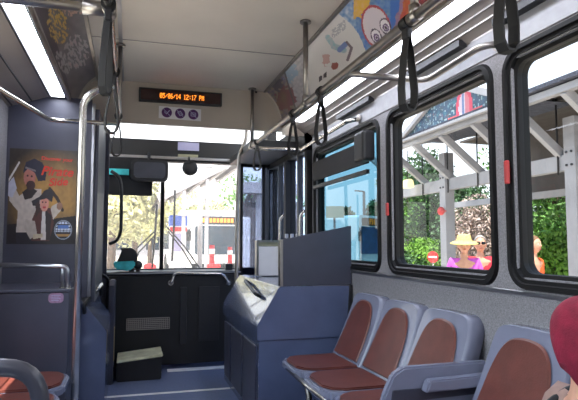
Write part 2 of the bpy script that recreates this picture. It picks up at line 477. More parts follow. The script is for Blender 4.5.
# footstep box in front of the dash near the driver, the light on its top plate is painted in
a, b = onY(117, 350, 5.35), onY(161, 378, 5.35)
t = thing('step_box', 'low black box step on the floor left of the aisle with a metal top painted as lit', 'step', ((a.x+b.x)/2, 5.45, 0))
obj('box_body', prism(B(), [(a.x, 0), (b.x, 0), (b.x, .21), (a.x, .17)], 'y', 5.3, 5.68, .008), 'black', t)
obj('top_plate', prism(B(), [(a.x, .172), (b.x+.01, .212), (b.x+.01, .232), (a.x, .192)], 'y', 5.28, 5.68, .004), 'steptop', t)
# threshold strips by the dash, the bright highlight on them painted white
bm = B()
a, b = onZ(153, 366, .004), onZ(160, 366, .004); box(bm, a.x, b.x, 5.58, 5.68, 0, .008)
a, b = onZ(166, 366, .004), onZ(232, 368, .004); box(bm, a.x, b.x, 5.58, 5.68, 0, .008)
struct('trim_18', bm, 'white_line')

# instrument binnacle and steering wheel
c = onY(127, 262, 5.75)
t = thing('instrument_binnacle', 'black instrument pod with a teal lit face above the dashboard left end', 'instrument panel', (c.x, 5.8, .965))
bm = B(); p0, p1 = onY(119, 248, 5.75), onY(138, 262, 5.75)
prism(bm, [(p0.x-.02, p1.z+.0), (p0.x+.03, p0.z-.02), (p0.x, p0.z), (p1.x-.05, p0.z), (p1.x, p0.z-.07), (p1.x-.02, p1.z-.02)], 'y', 5.74, 5.95, .01)
obj('hood', bm, 'black', t)
q0, q1 = onY(113, 262, 5.72), onY(135, 269, 5.72)
bm = B(); prism(bm, [(q0.x, q0.z), (q1.x, q0.z+.01), (q1.x, q1.z+.02), (q1.x-.06, q1.z-.02), (q0.x+.02, q1.z)], 'y', 5.72, 5.94, .012)
obj('gauge_face', bm, 'teal', t)
bm = B(); box(bm, c.x+.02, c.x+.07, 5.8, 5.9, .95, q1.z+.03); obj('bracket', bm, 'black', t)
bm = B(); ball(bm, onY(138, 265, 5.8), .045); cyl(bm, onY(138, 268, 5.8), onY(138, 268, 5.8)-Vector((0, 0, .06)), .02)
tag(obj('dash_fan', bm, 'black'), 'small round black fan on the dashboard beside the instrument pod', 'fan')
t = thing('steering_wheel', 'black steering wheel half hidden behind the drivers barrier', 'steering wheel', (-.42, 5.35, .85))
R = Matrix.Translation((-.42, 5.42, .90)) @ Matrix.Rotation(rad(-28), 4, 'X')
bm = B(); tube(bm, [R @ Vector((.235*math.cos(a*PI/16), .235*math.sin(a*PI/16), 0)) for a in range(32)], .014, 8, 0, True)
obj('rim', bm, 'black', t)
bm = B()
for a in (90, 210, 330): cyl(bm, R @ Vector((0, 0, -.02)), R @ Vector((.23*math.cos(rad(a)), .23*math.sin(rad(a)), 0)), .012, 8)
obj('spoke', bm, 'black', t)
bm = B(); cyl(bm, R @ Vector((0, 0, -.03)), R @ Vector((0, 0, .01)), .05); cyl(bm, R @ Vector((0, 0, -.03)), (-.42, 5.72, .6), .03)
obj('column', bm, 'black', t)

# driver interior mirror, visor, fan/camera, labels on header
c = onY(149, 170, 5.9)
t = thing('driver_mirror', 'wide black framed rear view mirror hanging left of the windscreen post', 'mirror', (c.x, 5.9, c.z))
a, b = onY(131, 159, 5.9), onY(168, 182, 5.9)
bm = B(); prism(bm, rrect(a.x, b.x, b.z, a.z, .05), 'y', 5.88, 5.94, .006); obj('mirror_housing', bm, 'black', t)
bm = B(); prism(bm, rrect(a.x+.03, b.x-.03, b.z+.035, a.z-.03, .04), 'y', 5.872, 5.885); obj('mirror_glass', bm, 'mirror', t)
bm = B(); cyl(bm, (c.x, 5.92, a.z-.02), (c.x, 6.09, a.z+.10), .015, 8); obj('mirror_arm', bm, 'black', t)
a, b = onY(100, 176, 6.05), onY(152, 196, 6.05)
t = thing('sun_visor', 'flat black sun visor across the top left of the windscreen', 'visor', ((a.x+b.x)/2, 6.05, b.z))
bm = B(); box(bm, a.x, b.x, 6.03, 6.055, b.z, 2.16, .006); obj('visor_sheet', bm, 'visor', t)
bm = B(); box(bm, a.x, onY(129, 170, 6.02).x, 6.0, 6.025, onY(120, 175, 6.02).z, onY(120, 169, 6.02).z, .003); obj('tinted_strip', bm, 'teal', t)
c = onY(190, 168, 5.95)
t = thing('header_fan', 'round black fan hanging from the windscreen header right of the mirror', 'fan', c)
bm = B(); ball(bm, c, (.085, .05, .085)); obj('fan_body', bm, 'black', t)
bm = B()
for r in (.07, .045, .02): tube(bm, [c+Vector((r*math.cos(k*PI/12), -.045, r*math.sin(k*PI/12))) for k in range(24)], .003, 6, 0, True)
obj('fan_guard', bm, 'dash', t)
bm = B(); cyl(bm, c+Vector((0, .03, .05)), (c.x, 6.10, 2.2), .014, 8); obj('bracket', bm, 'black', t)
a, b = onY(178, 142, 6.09), onY(199, 151, 6.09)
tag(obj('paper_notice', box(B(), a.x, b.x, 6.088, 6.1, b.z, a.z), 'lilac'), 'pale lilac paper notice taped on the dark windscreen header', 'notice')
a, b = onY(178, 154, 6.09), onY(198, 158, 6.09)
tag(obj('number_plate', box(B(), a.x, b.x, 6.085, 6.1, b.z, a.z, .002), 'beige'), 'narrow beige plate below the lilac notice on the header', 'plate')
# driver curved grab handle
p = [onY(*q, 5.6) for q in ((111, 171), (119, 176), (121.5, 186), (121, 232), (117, 241), (109, 244))]
tag(obj('driver_grab_handle', tube(B(), p, .017, 10, .06), 'black'), 'curved black grab handle between the column panel and windscreen', 'handle')

# windscreen wipers outside
def wiper(blade, arms, lab):
    t = thing('windscreen_wiper', lab, 'wiper', onY(*arms[0][-1], 6.30))
    bm = B(); tube(bm, [onY(*q, 6.30) for q in blade], .012, 6, 0); obj('wiper_blade', bm, 'black', t)
    bm = B()
    for ar in arms: tube(bm, [onY(*q, 6.33) for q in ar], .009, 6, 0)
    obj('wiper_arm', bm, 'black', t)
wiper([(157, 204), (155, 235), (152, 268)], [[(155, 231), (136, 249), (128, 272)], [(156, 234), (139, 252), (131, 272)]],
      'left windscreen wiper with a long upright blade beside the centre post')
wiper([(175, 190), (174, 225), (172, 261)], [[(166, 226), (184, 246), (201, 270)], [(168, 231), (183, 250), (196, 272)]],
      'right windscreen wiper with two thin crossing arms')

# ------------------------------------------------------------------ front door on the right (Y 4.62 to 6.1)
bm = B()
for y in (4.62, 5.32, 6.02):
    box(bm, XR-.05, XR+.06, y, y+.07, -.3, 2.30)
box(bm, XR-.05, XR+.06, 4.62, 6.1, 2.08, 2.34)
d1 = struct('door_1', bm, 'rubber')
for k, (y0, y1) in enumerate(((4.69, 5.32), (5.39, 6.02))):
    bm = B(); box(bm, XR, XR+.008, y0, y1, .0, 2.1); obj('pane', bm, 'gblue', d1)
    bm = B(); box(bm, XR-.02, XR+.03, (y0+y1)/2-.02, (y0+y1)/2+.02, 0, 2.1); box(bm, XR-.02, XR+.03, y0, y1, -.02, .1); obj('leaf_frame', bm, 'black', d1)
    bm = B(); tube(bm, [(XR-.03, y0+.06, 1.55), (XR-.07, y0+.08, 1.5), (XR-.07, y0+.1, .8), (XR-.03, y0+.06, .75)], .014, 8, .05)
    obj('door_handle', bm, 'chrome', d1)
# folded door leaf seen past the front pole
bm = B(); a = onY(240, 200, 6.0).x; b = onY(277, 200, 6.0).x
box(bm, a, a+.03, 5.98, 6.03, .1, 2.14); box(bm, b-.045, b, 5.98, 6.03, .1, 2.14); m_ = onY(263.5, 200, 6.0).x
box(bm, m_-.015, m_+.015, 5.98, 6.03, .1, 2.14); box(bm, a, b, 5.98, 6.03, .1, .2); box(bm, a, b, 5.98, 6.03, 2.1, 2.16)
d2 = struct('door_2', bm, 'rubber')
bm = B(); box(bm, a, b, 6.0, 6.006, .1, 2.14); obj('pane', bm, 'gblue', d2)
# header box above door with grey edge, sloping bar
bm = B(); box(bm, 1.06, XR-.06, 4.9, 6.06, 2.13, 2.21, .01)
tag(obj('door_mechanism_cover', bm, 'black'), 'dark cover box of the door mechanism above the front door', 'cover')
# long front pole
t = thing('front_pole', 'tall thin steel pole with a bent top beside the front door', 'pole', (onY(236, 300, 5.35).x, 5.35, 0))
p = [onY(247, 128, 5.35), onY(246, 140, 5.35), onY(239, 156, 5.35), onY(237.5, 200, 5.35), onY(236, 300, 5.35)]
p.append(Vector((p[-1].x, 5.35, .0)))
obj('pole_tube', tube(B(), p, .018, 12, .06), 'steel_d', t)
obj('floor_flange', disc(B(), (p[-1].x, 5.35, 0), .04, (0, 0, 1), .01), 'steel_d', t)

# ------------------------------------------------------------------ right wheel housing cabinet
t = thing('wheel_housing', 'slate blue wheel housing cabinet with a sloped bright top beside the right bench', 'cabinet', (1.2, 4.4, 0))
prof = [(.85, 0), (.85, .69), (1.005, .95), (1.545, .945), (1.545, 0)]
bm = B(); prism(bm, [(.85, .585), (.85, .69), (1.005, .95), (1.545, .945), (1.545, .585)], 'y', 3.72, 5.18, .006)
obj('upper_body', bm, 'housing', t)
obj('lower_body', prism(B(), [(.865, 0), (.865, .582), (1.545, .582), (1.545, 0)], 'y', 3.735, 5.16, .004), 'housing', t)
obj('corner_trim', prism(B(), [(1.500, .56), (1.545, .56), (1.545, .95), (1.525, .96)], 'y', 3.705, 3.72), 'black', t)
# grab handle on the slope
sl = lambda y, f: Vector((.85+.155*f, y, .69+.26*f))
nrm = Vector((-.26, 0, .155)).normalized()
bm = B(); a_, b_ = sl(4.05, .62), sl(4.62, .86)
tube(bm, [a_, a_+nrm*.045, b_+nrm*.045, b_], .013, 10, .03)
obj('grab_handle', bm, 'black', t)
# lower inset panels on the aisle side
bm = B()
for y0, y1 in ((3.8, 4.25), (4.3, 4.75), (4.8, 5.1)): box(bm, .853, .866, y0, y1, .06, .54, .008)
obj('side_panel', bm, 'slate', t)
# tall modesty panel on top of the housing
t = thing('divider_screen', 'dark slate upright panel with slanted top edge on the wheel housing', 'panel', (1.28, 3.72, .95))
obj('panel_sheet', prism(B(), [(1.008, .951), (1.545, .951), (1.545, 1.378), (1.008, 1.272)], 'y', 3.72, 3.75, .004), 'slate_d', t)
bm = B(); box(bm, 1.008, 1.03, 3.715, 3.755, .951, 1.275, .003); obj('edge_strip', bm, 'steel_d', t)
# white schedule holder standing behind it
a, b = onY(257, 241, 4.9), onY(279, 275, 4.9)
t = thing('leaflet_holder', 'clear leaflet holder full of white sheets on the wheel housing', 'leaflet holder', ((a.x+b.x)/2, 4.9, .952))
bm = B()
ring_frame(bm, [[(x, y, z) for x, z in rrect(a.x-o, b.x+o, .955-o*0+(-o if 0 else 0)+(.0 if o > 0 else .0), a.z+o, .01, 3)] for o, y in ((.008, 4.88), (.008, 4.95), (-.012, 4.95), (-.012, 4.88))])
obj('holder_frame', bm, 'steel_d', t)
obj('sheets', box(B(), a.x+.01, b.x-.01, 4.89, 4.94, .957, a.z-.05, .003), 'white', t)
obj('header_card', box(B(), a.x+.01, b.x-.01, 4.895, 4.935, a.z-.046, a.z-.006, .002), 'beige', t)
# small silver clips on ledge by the door
for i in range(3):
    p = onY(287+i*5.5, 236, 5.0); bm = B(); box(bm, p.x-.014, p.x+.014, 5.0, 5.03, p.z-.02, p.z+.02, .004); cyl(bm, (p.x, 5.015, p.z), (p.x, 5.015, .95), .006, 6)
    tag(obj('ticket_clip', bm, 'alu'), 'small silver ticket clip in the row behind the modesty panel', 'clip', 'silver clips behind the modesty panel')

# ------------------------------------------------------------------ left side: partition, column, housing, modesty box
PY_ = 4.2
struct('wall_partition', box(B(), XL, -.285, PY_, PY_+.03, .868, 2.30), 'slate')
bm = B(); box(bm, -.285, -.262, PY_-.005, PY_+.04, .87, 2.27, .004); struct('trim_19', bm, 'alu')
struct('wall_barrier', prism(B(), [(4.23, .83), (5.21, .83), (5.21, 0), (5.35, 0), (5.35, 2.30), (4.23, 2.235)], 'x', -.262, -.235), 'slate_d')
struct('trim_20', prism(B(), [(5.35, 0), (5.40, 0), (5.40, 2.33), (5.35, 2.3)], 'x', -.27, -.20, .006), 'slate_d')
# left wheel housing cabinet
t = thing('wheel_housing', 'slate wheel housing cabinet behind the chrome pole below the drivers column', 'cabinet', (-.4, 4.7, 0))
bm = B(); prism(bm, [(XL+.006, 0), (-.15, 0), (-.145, .62), (-.335, .865), (XL+.006, .865)], 'y', 4.198, 5.2, .006); obj('body', bm, 'housing', t)
p0, p1 = onY(84, 305, 4.12), onY(101, 285, 4.5)
bm = B(); tube(bm, [p0+Vector((0, .06, -.06)), p0, p1, p1+Vector((0, .03, -.08))], .014, 10, .04); obj('grab_handle', bm, 'black', t)
bm = B(); p = p0.lerp(p1, .62); cyl(bm, p, p1+(p1-p0)*.02, .0165); obj('handle_sleeve', bm, 'chrome', t)
# driver gate / dash return
t = thing('driver_gate', 'low dark slate gate closing off the drivers seat beside the dashboard', 'gate', (-.13, 5.4, 0))
bm = B(); prism(bm, [(5.22, 0), (5.70, 0), (5.70, .90), (5.30, .92), (5.22, .86)], 'x', -.17, -.12, .008); obj('gate_panel', bm, 'slate', t)
bm = B(); p = onX(103, 360, -.15); box(bm, -.122, -.112, 5.25, 5.30, .2, .5, .003); obj('gate_hinge', bm, 'gold', t)
# modesty box below the poster with its rail
t = thing('modesty_box', 'slate blue modesty box below the poster with a flat ledge on top', 'panel', (-.57, 3.9, 0))
obj('box_body', box(B(), XL+.005, -.345, 3.60, 4.195, 0, .955, .006), 'slate', t)
obj('ledge', box(B(), XL+.005, -.335, 3.59, 4.195, .957, .975, .004), 'slate', t)
c = onY(56, 298, 3.595)
st = obj('sticker', prism(B(), rrect(c.x-.042, c.x+.042, c.z-.03, c.z+.03, .022), 'y', 3.594, 3.60), 'pink', t)
st['label'] = 'small oval pinkish notice'
bm = B()
for k in range(4): box(bm, c.x-.026, c.x+.026-.01*(k % 2), 3.5925, 3.594, c.z+.014-k*.010, c.z+.017-k*.010)
obj('sticker_text', bm, 'lilac', st)
p = [onY(-14, 264.5, 3.62), onY(69, 266.5, 3.62)]
t = thing('ledge_rail', 'steel rail with two short uprights on the ledge below the poster', 'rail', (p[1].x, 3.62, .975))
obj('rail_tube', tube(B(), [p[0], p[1]+Vector((-.01, 0, 0)), (p[1].x-.002, 3.62, .976)], .014, 10, .03), 'alu', t)
x = onY(62, 280, 3.62).x
bm = B(); cyl(bm, (x, 3.66, .976), (x, 3.62, p[1].z), .010, 8); obj('inner_upright', bm, 'alu', t)
bm = B(); disc(bm, (p[1].x-.002, 3.62, .976), .025, (0, 0, 1), .006); disc(bm, (x, 3.66, .976), .02, (0, 0, 1), .006)
obj('foot_flange', bm, 'chrome', t)

# poster of two pirates
pa, pb, pc = onY(10, 147, PY_-.004), onY(77.5, 152, PY_-.004), onY(73, 244, PY_-.004)
px0, px1, pz0, pz1 = pa.x-.0, pb.x, pc.z, (pa.z+pb.z)/2
def pirate(u, v):
    # u right, v up, 0..1 ; hand painted poster of a bearded adult and a child in pirate dress
    y = 1-v
    n = noise.noise(Vector((u*6, y*6, 3)))*.5+.5; n2 = noise.noise(Vector((u*22, y*22, 9)))
    gl = max(0, 1-inell(u, y, .62, .50, .75, .55))
    c = [52+150*gl*(.65+.35*n), 44+108*gl*(.65+.35*n), 40+30*gl]
    if y > .80-.1*u: c = [34, 28, 32]
    def P(*q): return inpoly(u, y, q)
    if segd(u, y, (.0, .34), (.14, .15)) < .012: c = [200, 196, 190]                       # drawn sword
    if segd(u, y, (.60, .42), (.72, .52)) < .022 or segd(u, y, (.72, .52), (.80, .64)) < .02: c = [58, 42, 36]
    # adult: shirt, arm, baldric
    if P((.0, .36), (.1, .42), (.16, .5), (.30, .42), (.48, .42), (.5, .9), (.13, .9), (.15, .66), (.02, .55)): c = [188, 176, 168]
    if P((.0, .36), (.07, .3), (.12, .42), (.06, .52), (.0, .5)): c = [178, 178, 196]
    if P((.20, .46), (.30, .40), (.42, .44), (.34, .52), (.24, .54)): c = [46, 38, 40]
    if P((.13, .88), (.45, .88), (.5, .995), (.14, .995)): c = [40, 36, 46]
    if inell(u, y, .30, .30, .085, .105) < 1: c = [176, 112, 100]
    if inell(u, y, .32, .385, .065, .05) < 1: c = [66, 44, 44]
    if inell(u, y, .27, .285, .014, .010) < 1 or inell(u, y, .33, .29, .014, .010) < 1: c = [40, 28, 30]
    if P((.21, .22), (.24, .14), (.36, .10), (.48, .14), (.545, .24), (.53, .33), (.43, .34), (.37, .25), (.27, .21), (.21, .26)): c = [40, 40, 58]
    if segd(u, y, (.24, .2), (.38, .23)) < .01: c = [120, 112, 116]
    # child: hat, face, coat, raised sleeve
    if P((.64, .60), (.74, .56), (.78, .64), (.66, .75), (.58, .72)): c = [192, 180, 168]
    if inell(u, y, .755, .60, .045, .04) < 1: c = [150, 110, 90]
    if P((.42, .62), (.62, .62), (.68, .78), (.62, .97), (.36, .97), (.34, .78)): c = [84, 46, 44]
    if P((.50, .66), (.555, .66), (.57, .96), (.49, .96)): c = [208, 200, 196]
    if P((.545, .64), (.64, .70), (.63, .96), (.57, .96)): c = [44, 34, 38]
    if P((.26, .74), (.40, .76), (.44, .90), (.34, .95), (.25, .84)): c = [176, 164, 156]
    if inell(u, y, .53, .575, .065, .085) < 1: c = [206, 140, 124]
    if inell(u, y, .505, .56, .011, .009) < 1 or inell(u, y, .55, .56, .011, .009) < 1: c = [48, 32, 32]
    if inell(u, y, .53, .615, .026, .012) < 1: c = [180, 60, 62]
    if P((.34, .55), (.46, .50), (.52, .44), (.60, .41), (.66, .47), (.64, .56), (.56, .52), (.46, .54), (.40, .60), (.36, .60)): c = [44, 38, 46]
    if P((.40, .58), (.46, .54), (.47, .66), (.41, .72)): c = [60, 40, 38]
    if P((.38, .90), (.52, .89), (.52, .93), (.38, .95)): c = [190, 176, 150]
    # round badge
    r = inell(u, y, .82, .85, .135, .105)
    if r < 1.25: c = [36, 30, 38]
    if .80 < r < .98: c = [150, 160, 176]
    if r < .72 and abs(math.sin(y*95)) > .35 and abs(math.sin(u*70+n*3)) > .25 and y < .875: c = [196, 206, 226]
    if r < .7 and .80 < y < .835 and .74 < u < .9: c = [84, 120, 190]
    if r < .8 and .895 < y < .92: c = [168, 128, 70]
    return [max(0, min(255, k*(1+.08*n2))) for k in c]
t = thing('pirate_poster', 'poster of an adult and a child dressed as pirates on the left partition', 'poster', ((px0+px1)/2, PY_, pz0))
art_sheet('print', lambda i, j: (px0+(px1-px0)*i, PY_-.003, pz0+(pz1-pz0)*j), 150, 190, pirate, t)
posc = mat('poster_red_lettering', (214, 62, 44), .4)
W_ = px1-px0; Hh = pz1-pz0
bm = text_bm('Discover your', .036, face_y(px0+W_*.70, PY_-.006, pz1-Hh*.10, rad(2)), bold=.0008)
obj('lettering', bm, posc, t)
bm = (text_bm('Pirate', .090, face_y(px0+W_*.70, PY_-.006, pz1-Hh*.235, rad(2)), shear=.25, bold=.002))
obj('lettering', bm, posc, t)
bm = (text_bm('Side', .075, face_y(px0+W_*.72, PY_-.006, pz1-Hh*.345, rad(-4)), shear=.25, bold=.002))
obj('lettering', bm, posc, t)

# ------------------------------------------------------------------ sign, stickers
a, b = onY(139, 87, 4.66), onY(222, 106, 4.66)
zc = (onY(139, 93, 4.66).z+onY(222, 100.5, 4.66).z)/2
t = thing('led_sign', 'long black LED sign showing amber date and time on the front bulkhead', 'sign', ((a.x+b.x)/2, 4.68, zc-.05))
obj('sign_case', box(B(), a.x, b.x, 4.655, 4.70, zc-.058, zc+.058, .006), 'black', t)
obj('sign_window', box(B(), a.x+.015, b.x-.015, 4.650, 4.656, zc-.045, zc+.045, .002), 'ledface', t)
FONT = {'0': '01110 10001 10011 10101 11001 10001 01110', '1': '00100 01100 00100 00100 00100 00100 01110', '2': '01110 10001 00001 00110 01000 10000 11111',
        '4': '00010 00110 01010 10010 11111 00010 00010', '5': '11111 10000 11110 00001 00001 10001 01110', '6': '00110 01000 10000 11110 10001 10001 01110',
        '7': '11111 00001 00010 00100 01000 01000 01000', '/': '00000 00001 00010 00100 01000 10000 00000', ':': '00000 00100 00100 00000 00100 00100 00000',
        'P': '11110 10001 10001 11110 10000 10000 10000', 'M': '10001 11011 10101 10101 10001 10001 10001', ' ': ' '.join(['00000']*7)}
s = '05/06/14 12:17 PM'; x0 = onY(160, 93, 4.65).x; x1 = onY(204, 98, 4.65).x
px = (x1-x0)/(len(s)*6-1); bm = B()
for i, ch in enumerate(s):
    if ch == ' ': obj('amber_digits', bm, 'ledon', t); bm = B(); continue
    for r, row in enumerate(FONT[ch].split()):
        for c_, v in enumerate(row):
            if v == '1':
                x = x0+(i*6+c_)*px; z = zc+.018-r*.0062; box(bm, x, x+px*.92, 4.6475, 4.650, z-.0050, z)
obj('amber_digits', bm, 'ledon', t)
a, b = onY(159, 105.5, 4.69), onY(201, 120.5, 4.69)
zm = (a.z+b.z)/2-.003
t = thing('rules_sticker', 'white sticker with three round purple pictograms below the LED sign', 'sticker', ((a.x+b.x)/2, 4.69, zm-.05))
tilt = Matrix.Translation(((a.x+b.x)/2, 0, zm)) @ Matrix.Rotation(rad(1.0), 4, 'Y') @ Matrix.Translation((-(a.x+b.x)/2, 0, -zm))
bm = B(); box(bm, a.x, b.x, 4.696, 4.70, zm-.052, zm+.052); bm.transform(tilt); obj('backing', bm, 'white', t)
for k in range(3):
    cx_ = a.x+(b.x-a.x)*(.5+(k-1)*.315)
    bm = B(); disc(bm, (cx_, 4.696, zm), .043, (0, -1, 0), .003); bm.transform(tilt); d = obj('pictogram', bm, 'purple', t)
    bm = B()
    if k == 0: tube(bm, [(cx_-.02, 4.692, zm+.005), (cx_-.004, 4.692, zm-.014), (cx_+.024, 4.692, zm+.02)], .004, 6, 0)
    elif k == 1: tube(bm, [(cx_-.022, 4.692, zm+.012), (cx_+.0, 4.692, zm+.02), (cx_+.022, 4.692, zm-.010), (cx_, 4.692, zm-.02)], .004, 6, 0, True)
    else:
        tube(bm, [(cx_+u, 4.692, zm+w) for u, w in rrect(-.02, .02, -.014, .014, .004, 2)], .003, 6, 0, True); cyl(bm, (cx_-.012, 4.692, zm), (cx_+.012, 4.692, zm), .003, 6)
    tube(bm, [(cx_-.028, 4.692, zm+.028), (cx_+.028, 4.692, zm-.028)], .0022, 6, 0)
    bm.transform(tilt); obj('symbol', bm, 'lilac', d)

# ------------------------------------------------------------------ adverts on the coves
def cove_at(px, py):
    # place (Y, s) on the right cove for a direction in the photograph
    best = None; r = ray(px, py)
    for k in range(101):
        x, z = cove(k/100, 1); e = abs(r.z/r.x-(z-H)/x)
        if best is None or e < best[0]: best = (e, k/100, x*r.y/r.x)
    return best[2], best[1]
def advert(label, side, y0, y1, paint, nu, nv, lab_cat='advert'):
    t = tag(art_sheet('advert_panel', lambda i, j: (lambda c: (c[0], y0+(y1-y0)*i, c[1]))(cove(.03+.94*j, side, .004)), nu, nv, paint), label, lab_cat)
    return t
yA0, _ = cove_at(350, 30); yA1 = 1.05
def seen(side, y, j):
    x, z = cove(.03+.94*j, side); v = Vector((x, y, z-H)); d = v.dot(FW)
    return 289+FPX*v.dot(RT)/d, 200-FPX*v.dot(UP)/d
def curve_x(pts, y):
    for (xa, ya), (xb, yb) in zip(pts, pts[1:]):
        if ya <= y <= yb: return xa+(xb-xa)*(y-ya)/(yb-ya)
    return pts[0][0] if y < pts[0][1] else pts[-1][0]
AB = ((336, 8), (340, 14), (352, 24), (360, 35), (366, 50), (368, 60)); BC = ((300, 40), (304, 52), (306, 70), (312, 98))
def adA(i, j):
    y = yA0+(yA1-yA0)*i; px, py = seen(1, y, j)
    n = noise.noise(Vector((px/9, py/9, 1))); n2 = noise.noise(Vector((px/3.2, py/3.2, 4)))
    c = [84+36*n2, 124+36*n2, 178+20*n]
    if px < 357 and n2 > -.05: c = [156+50*n2, 176+30*n2, 200]
    if px > 391: c = [70, 110, 180]
    if px > 398-.25*(py-10)+3*n: c = [150, 120+20*n2, 140]
    if px > 402-.25*(py-10)+4*n: c = [176, 84+40*n2, 60]
    if px > 412: c = [128+50*n2, 62, 66]
    if 354 < px < 372+4*n and py < 17-.3*(px-360)+4*n2: c = [214, 168, 70+60*n2]
    e = inell(px, py, 377, 27, 15.5, 21, rad(-22))
    if e < 1: c = [176, 72, 82]
    if e < .78: c = [208, 198, 204]
    for ex, ey, rx, ry in ((373.5, 36, 5.4, 8), (384, 26.5, 5.6, 8.5)):
        q = inell(px, py, ex, ey, rx, ry, rad(-20))
        if q < 1: c = [70, 54, 76]
        if q < .68: c = [224, 220, 224]
        q = inell(px, py, ex+.4, ey+1.4, rx*.55, ry*.5, rad(-20))
        if q < 1: c = [92, 70, 110]
        if q < .35: c = [196, 180, 200]
        if q < .12: c = [50, 36, 50]
    return [max(0, min(255, v)) for v in c]
def adA_px(px, py):
    if px < curve_x(AB, py) and py < 66: return adB_px(px, py)
    n = noise.noise(Vector((px/9, py/9, 1))); n2 = noise.noise(Vector((px/3.2, py/3.2, 4)))
    c = [100+40*n2, 134+34*n2, 178+14*n]
    if px < 356+5*n: c = [132+70*n2, 158+46*n2, 190+20*n2]
    if px > 391: c = [70, 110, 180]
    if px > 398-.25*(py-10)+3*n: c = [150, 120+20*n2, 140]
    if px > 402-.25*(py-10)+4*n: c = [176, 84+40*n2, 60]
    if px > 412: c = [128+50*n2, 62, 66]
    if 354 < px < 372+4*n and py < 17-.3*(px-360)+4*n2: c = [214, 168, 70+60*n2]
    e = inell(px, py, 377, 27, 14.5, 23, rad(-16))
    if e < 1: c = [176, 72, 82]
    if e < .78: c = [208, 198, 204]
    for ex, ey, rx, ry in ((376.8, 36, 5.2, 8), (386, 26, 5.4, 8.6)):
        q = inell(px, py, ex, ey, rx, ry, rad(-20))
        if q < 1: c = [70, 54, 76]
        if q < .68: c = [224, 220, 224]
        q = inell(px, py, ex+.4, ey+1.4, rx*.55, ry*.5, rad(-20))
        if q < 1: c = [92, 70, 110]
        if q < .35: c = [196, 180, 200]
        if q < .12: c = [50, 36, 50]
    return [max(0, min(255, v)) for v in c]
yB1, _ = cove_at(303, 62)
yB1 += .15
def adB_px(px, py):
    n = noise.noise(Vector((px/3, py/3, 2))); n2 = noise.noise(Vector((px/1.6, py/1.6, 5)))
    c = [204, 200, 196]
    if px < curve_x(BC, py): return adC_px(px, py)
    if px > curve_x(AB, py): return adA_px(px, py)
    if abs(px-339) < 7 and abs(py-29+(px-339)*.8) < 5 and n2 > -.1: c = [160, 160, 164]
    if segd(px, py, (328, 37), (334, 46)) < 2.6 or segd(px, py, (334, 46), (344, 50)) < 3: c = [150+30*n, 172, 176]
    if segd(px, py, (340, 50), (346, 44)) < 2.5: c = [110, 130, 180]
    if segd(px, py, (347, 42), (352, 48)) < 1.2 or segd(px, py, (352, 48), (348, 60)) < 1.4: c = [110, 96, 104]
    if inell(px, py, 326, 60, 4, 6)+n*1.5 < 1: c = [180, 142, 134]
    if inell(px, py, 335, 66, 3.4, 4)+n < 1: c = [142, 76, 66]
    if (abs(px-321) < 1.6 or abs(px-325.5) < 1.6) and abs(py-77+(px-323)*.7) < 2.4: c = [66, 56, 62]
    return [max(0, min(255, v)) for v in c]
def adC_px(px, py):
    n = noise.noise(Vector((px/8, py/8, 7))); n2 = noise.noise(Vector((px/3, py/3, 3)))
    c = [170+30*n2, 166+26*n2, 168+24*n2]
    if px < 289-.25*(95-py)*0+(py-85)*.3: c = [128+40*n2, 118+40*n2, 120+30*n]
    if inell(px, py, 286, 98, 10, 12)+n2 < 1: c = [128, 84+30*n, 84]
    if inell(px, py, 291, 72, 7, 9)+n2*1.5 < 1: c = [138, 160, 178]
    if abs(px-(289+(py-85)*.3)) < .8: c = [90, 86, 88]
    if inell(px, py, 278, 84, 5, 7)+n2 < 1: c = [96, 90, 100]
    return [max(0, min(255, v)) for v in c]
def adA(i, j): return adA_px(*seen(1, yA0+(yA1-yA0)*i, j))
def adB(i, j): return adB_px(*seen(1, yB1+(yA0-yB1)*i, j))
advert('bright blue and orange advert with a wide eyed cartoon face above the right strip light', 1, yA0, yA1, adA, 260, 60)
advert('mostly white advert with small coloured pictures in the middle of the right cove', 1, yB1, yA0-.004, adB, 260, 60)
def adC(i, j):
    y = 4.66+(yB1-4.66)*i; px, py = seen(1, y, j); return adC_px(px, py)
advert('greyish advert with mixed small pictures at the bulkhead end of the right cove', 1, 4.66, yB1+.006, adC, 140, 40)
def adL(i, j):
    y = 4.6+(1.2-4.6)*i; px, py = seen(-1, y, j)
    u = (px-55)*.6+(py-22)*.9; n = noise.noise(Vector((px/7, py/7, 7))); n2 = noise.noise(Vector((px/2.2-py/4, py/5+px/9, 13)))
    c = [104+26*n, 98+22*n, 102+22*n]
    if px < 44+(py)*.28: c = [58, 46, 66]
    if inell(px, py, 57, 24, 10, 19, rad(-10)) < 1.1 and n2 > .02: c = [206, 168, 74]
    if inell(px, py, 72, 8, 12, 8) < 1 and n2 > .05: c = [190, 150, 130]
    if inell(px, py, 76, 52, 13, 18) < 1 and n2 > -.02: c = [164+30*n2, 160, 160]
    if inell(px, py, 62, 62, 5, 13, rad(-25)) < 1 and n2 > -.1: c = [170, 166, 168]
    return [max(0, min(255, v)) for v in c]
advert('dark advert with gold scrollwork on the left cove beside the strip light', -1, 4.6, 1.2, adL, 300, 44)

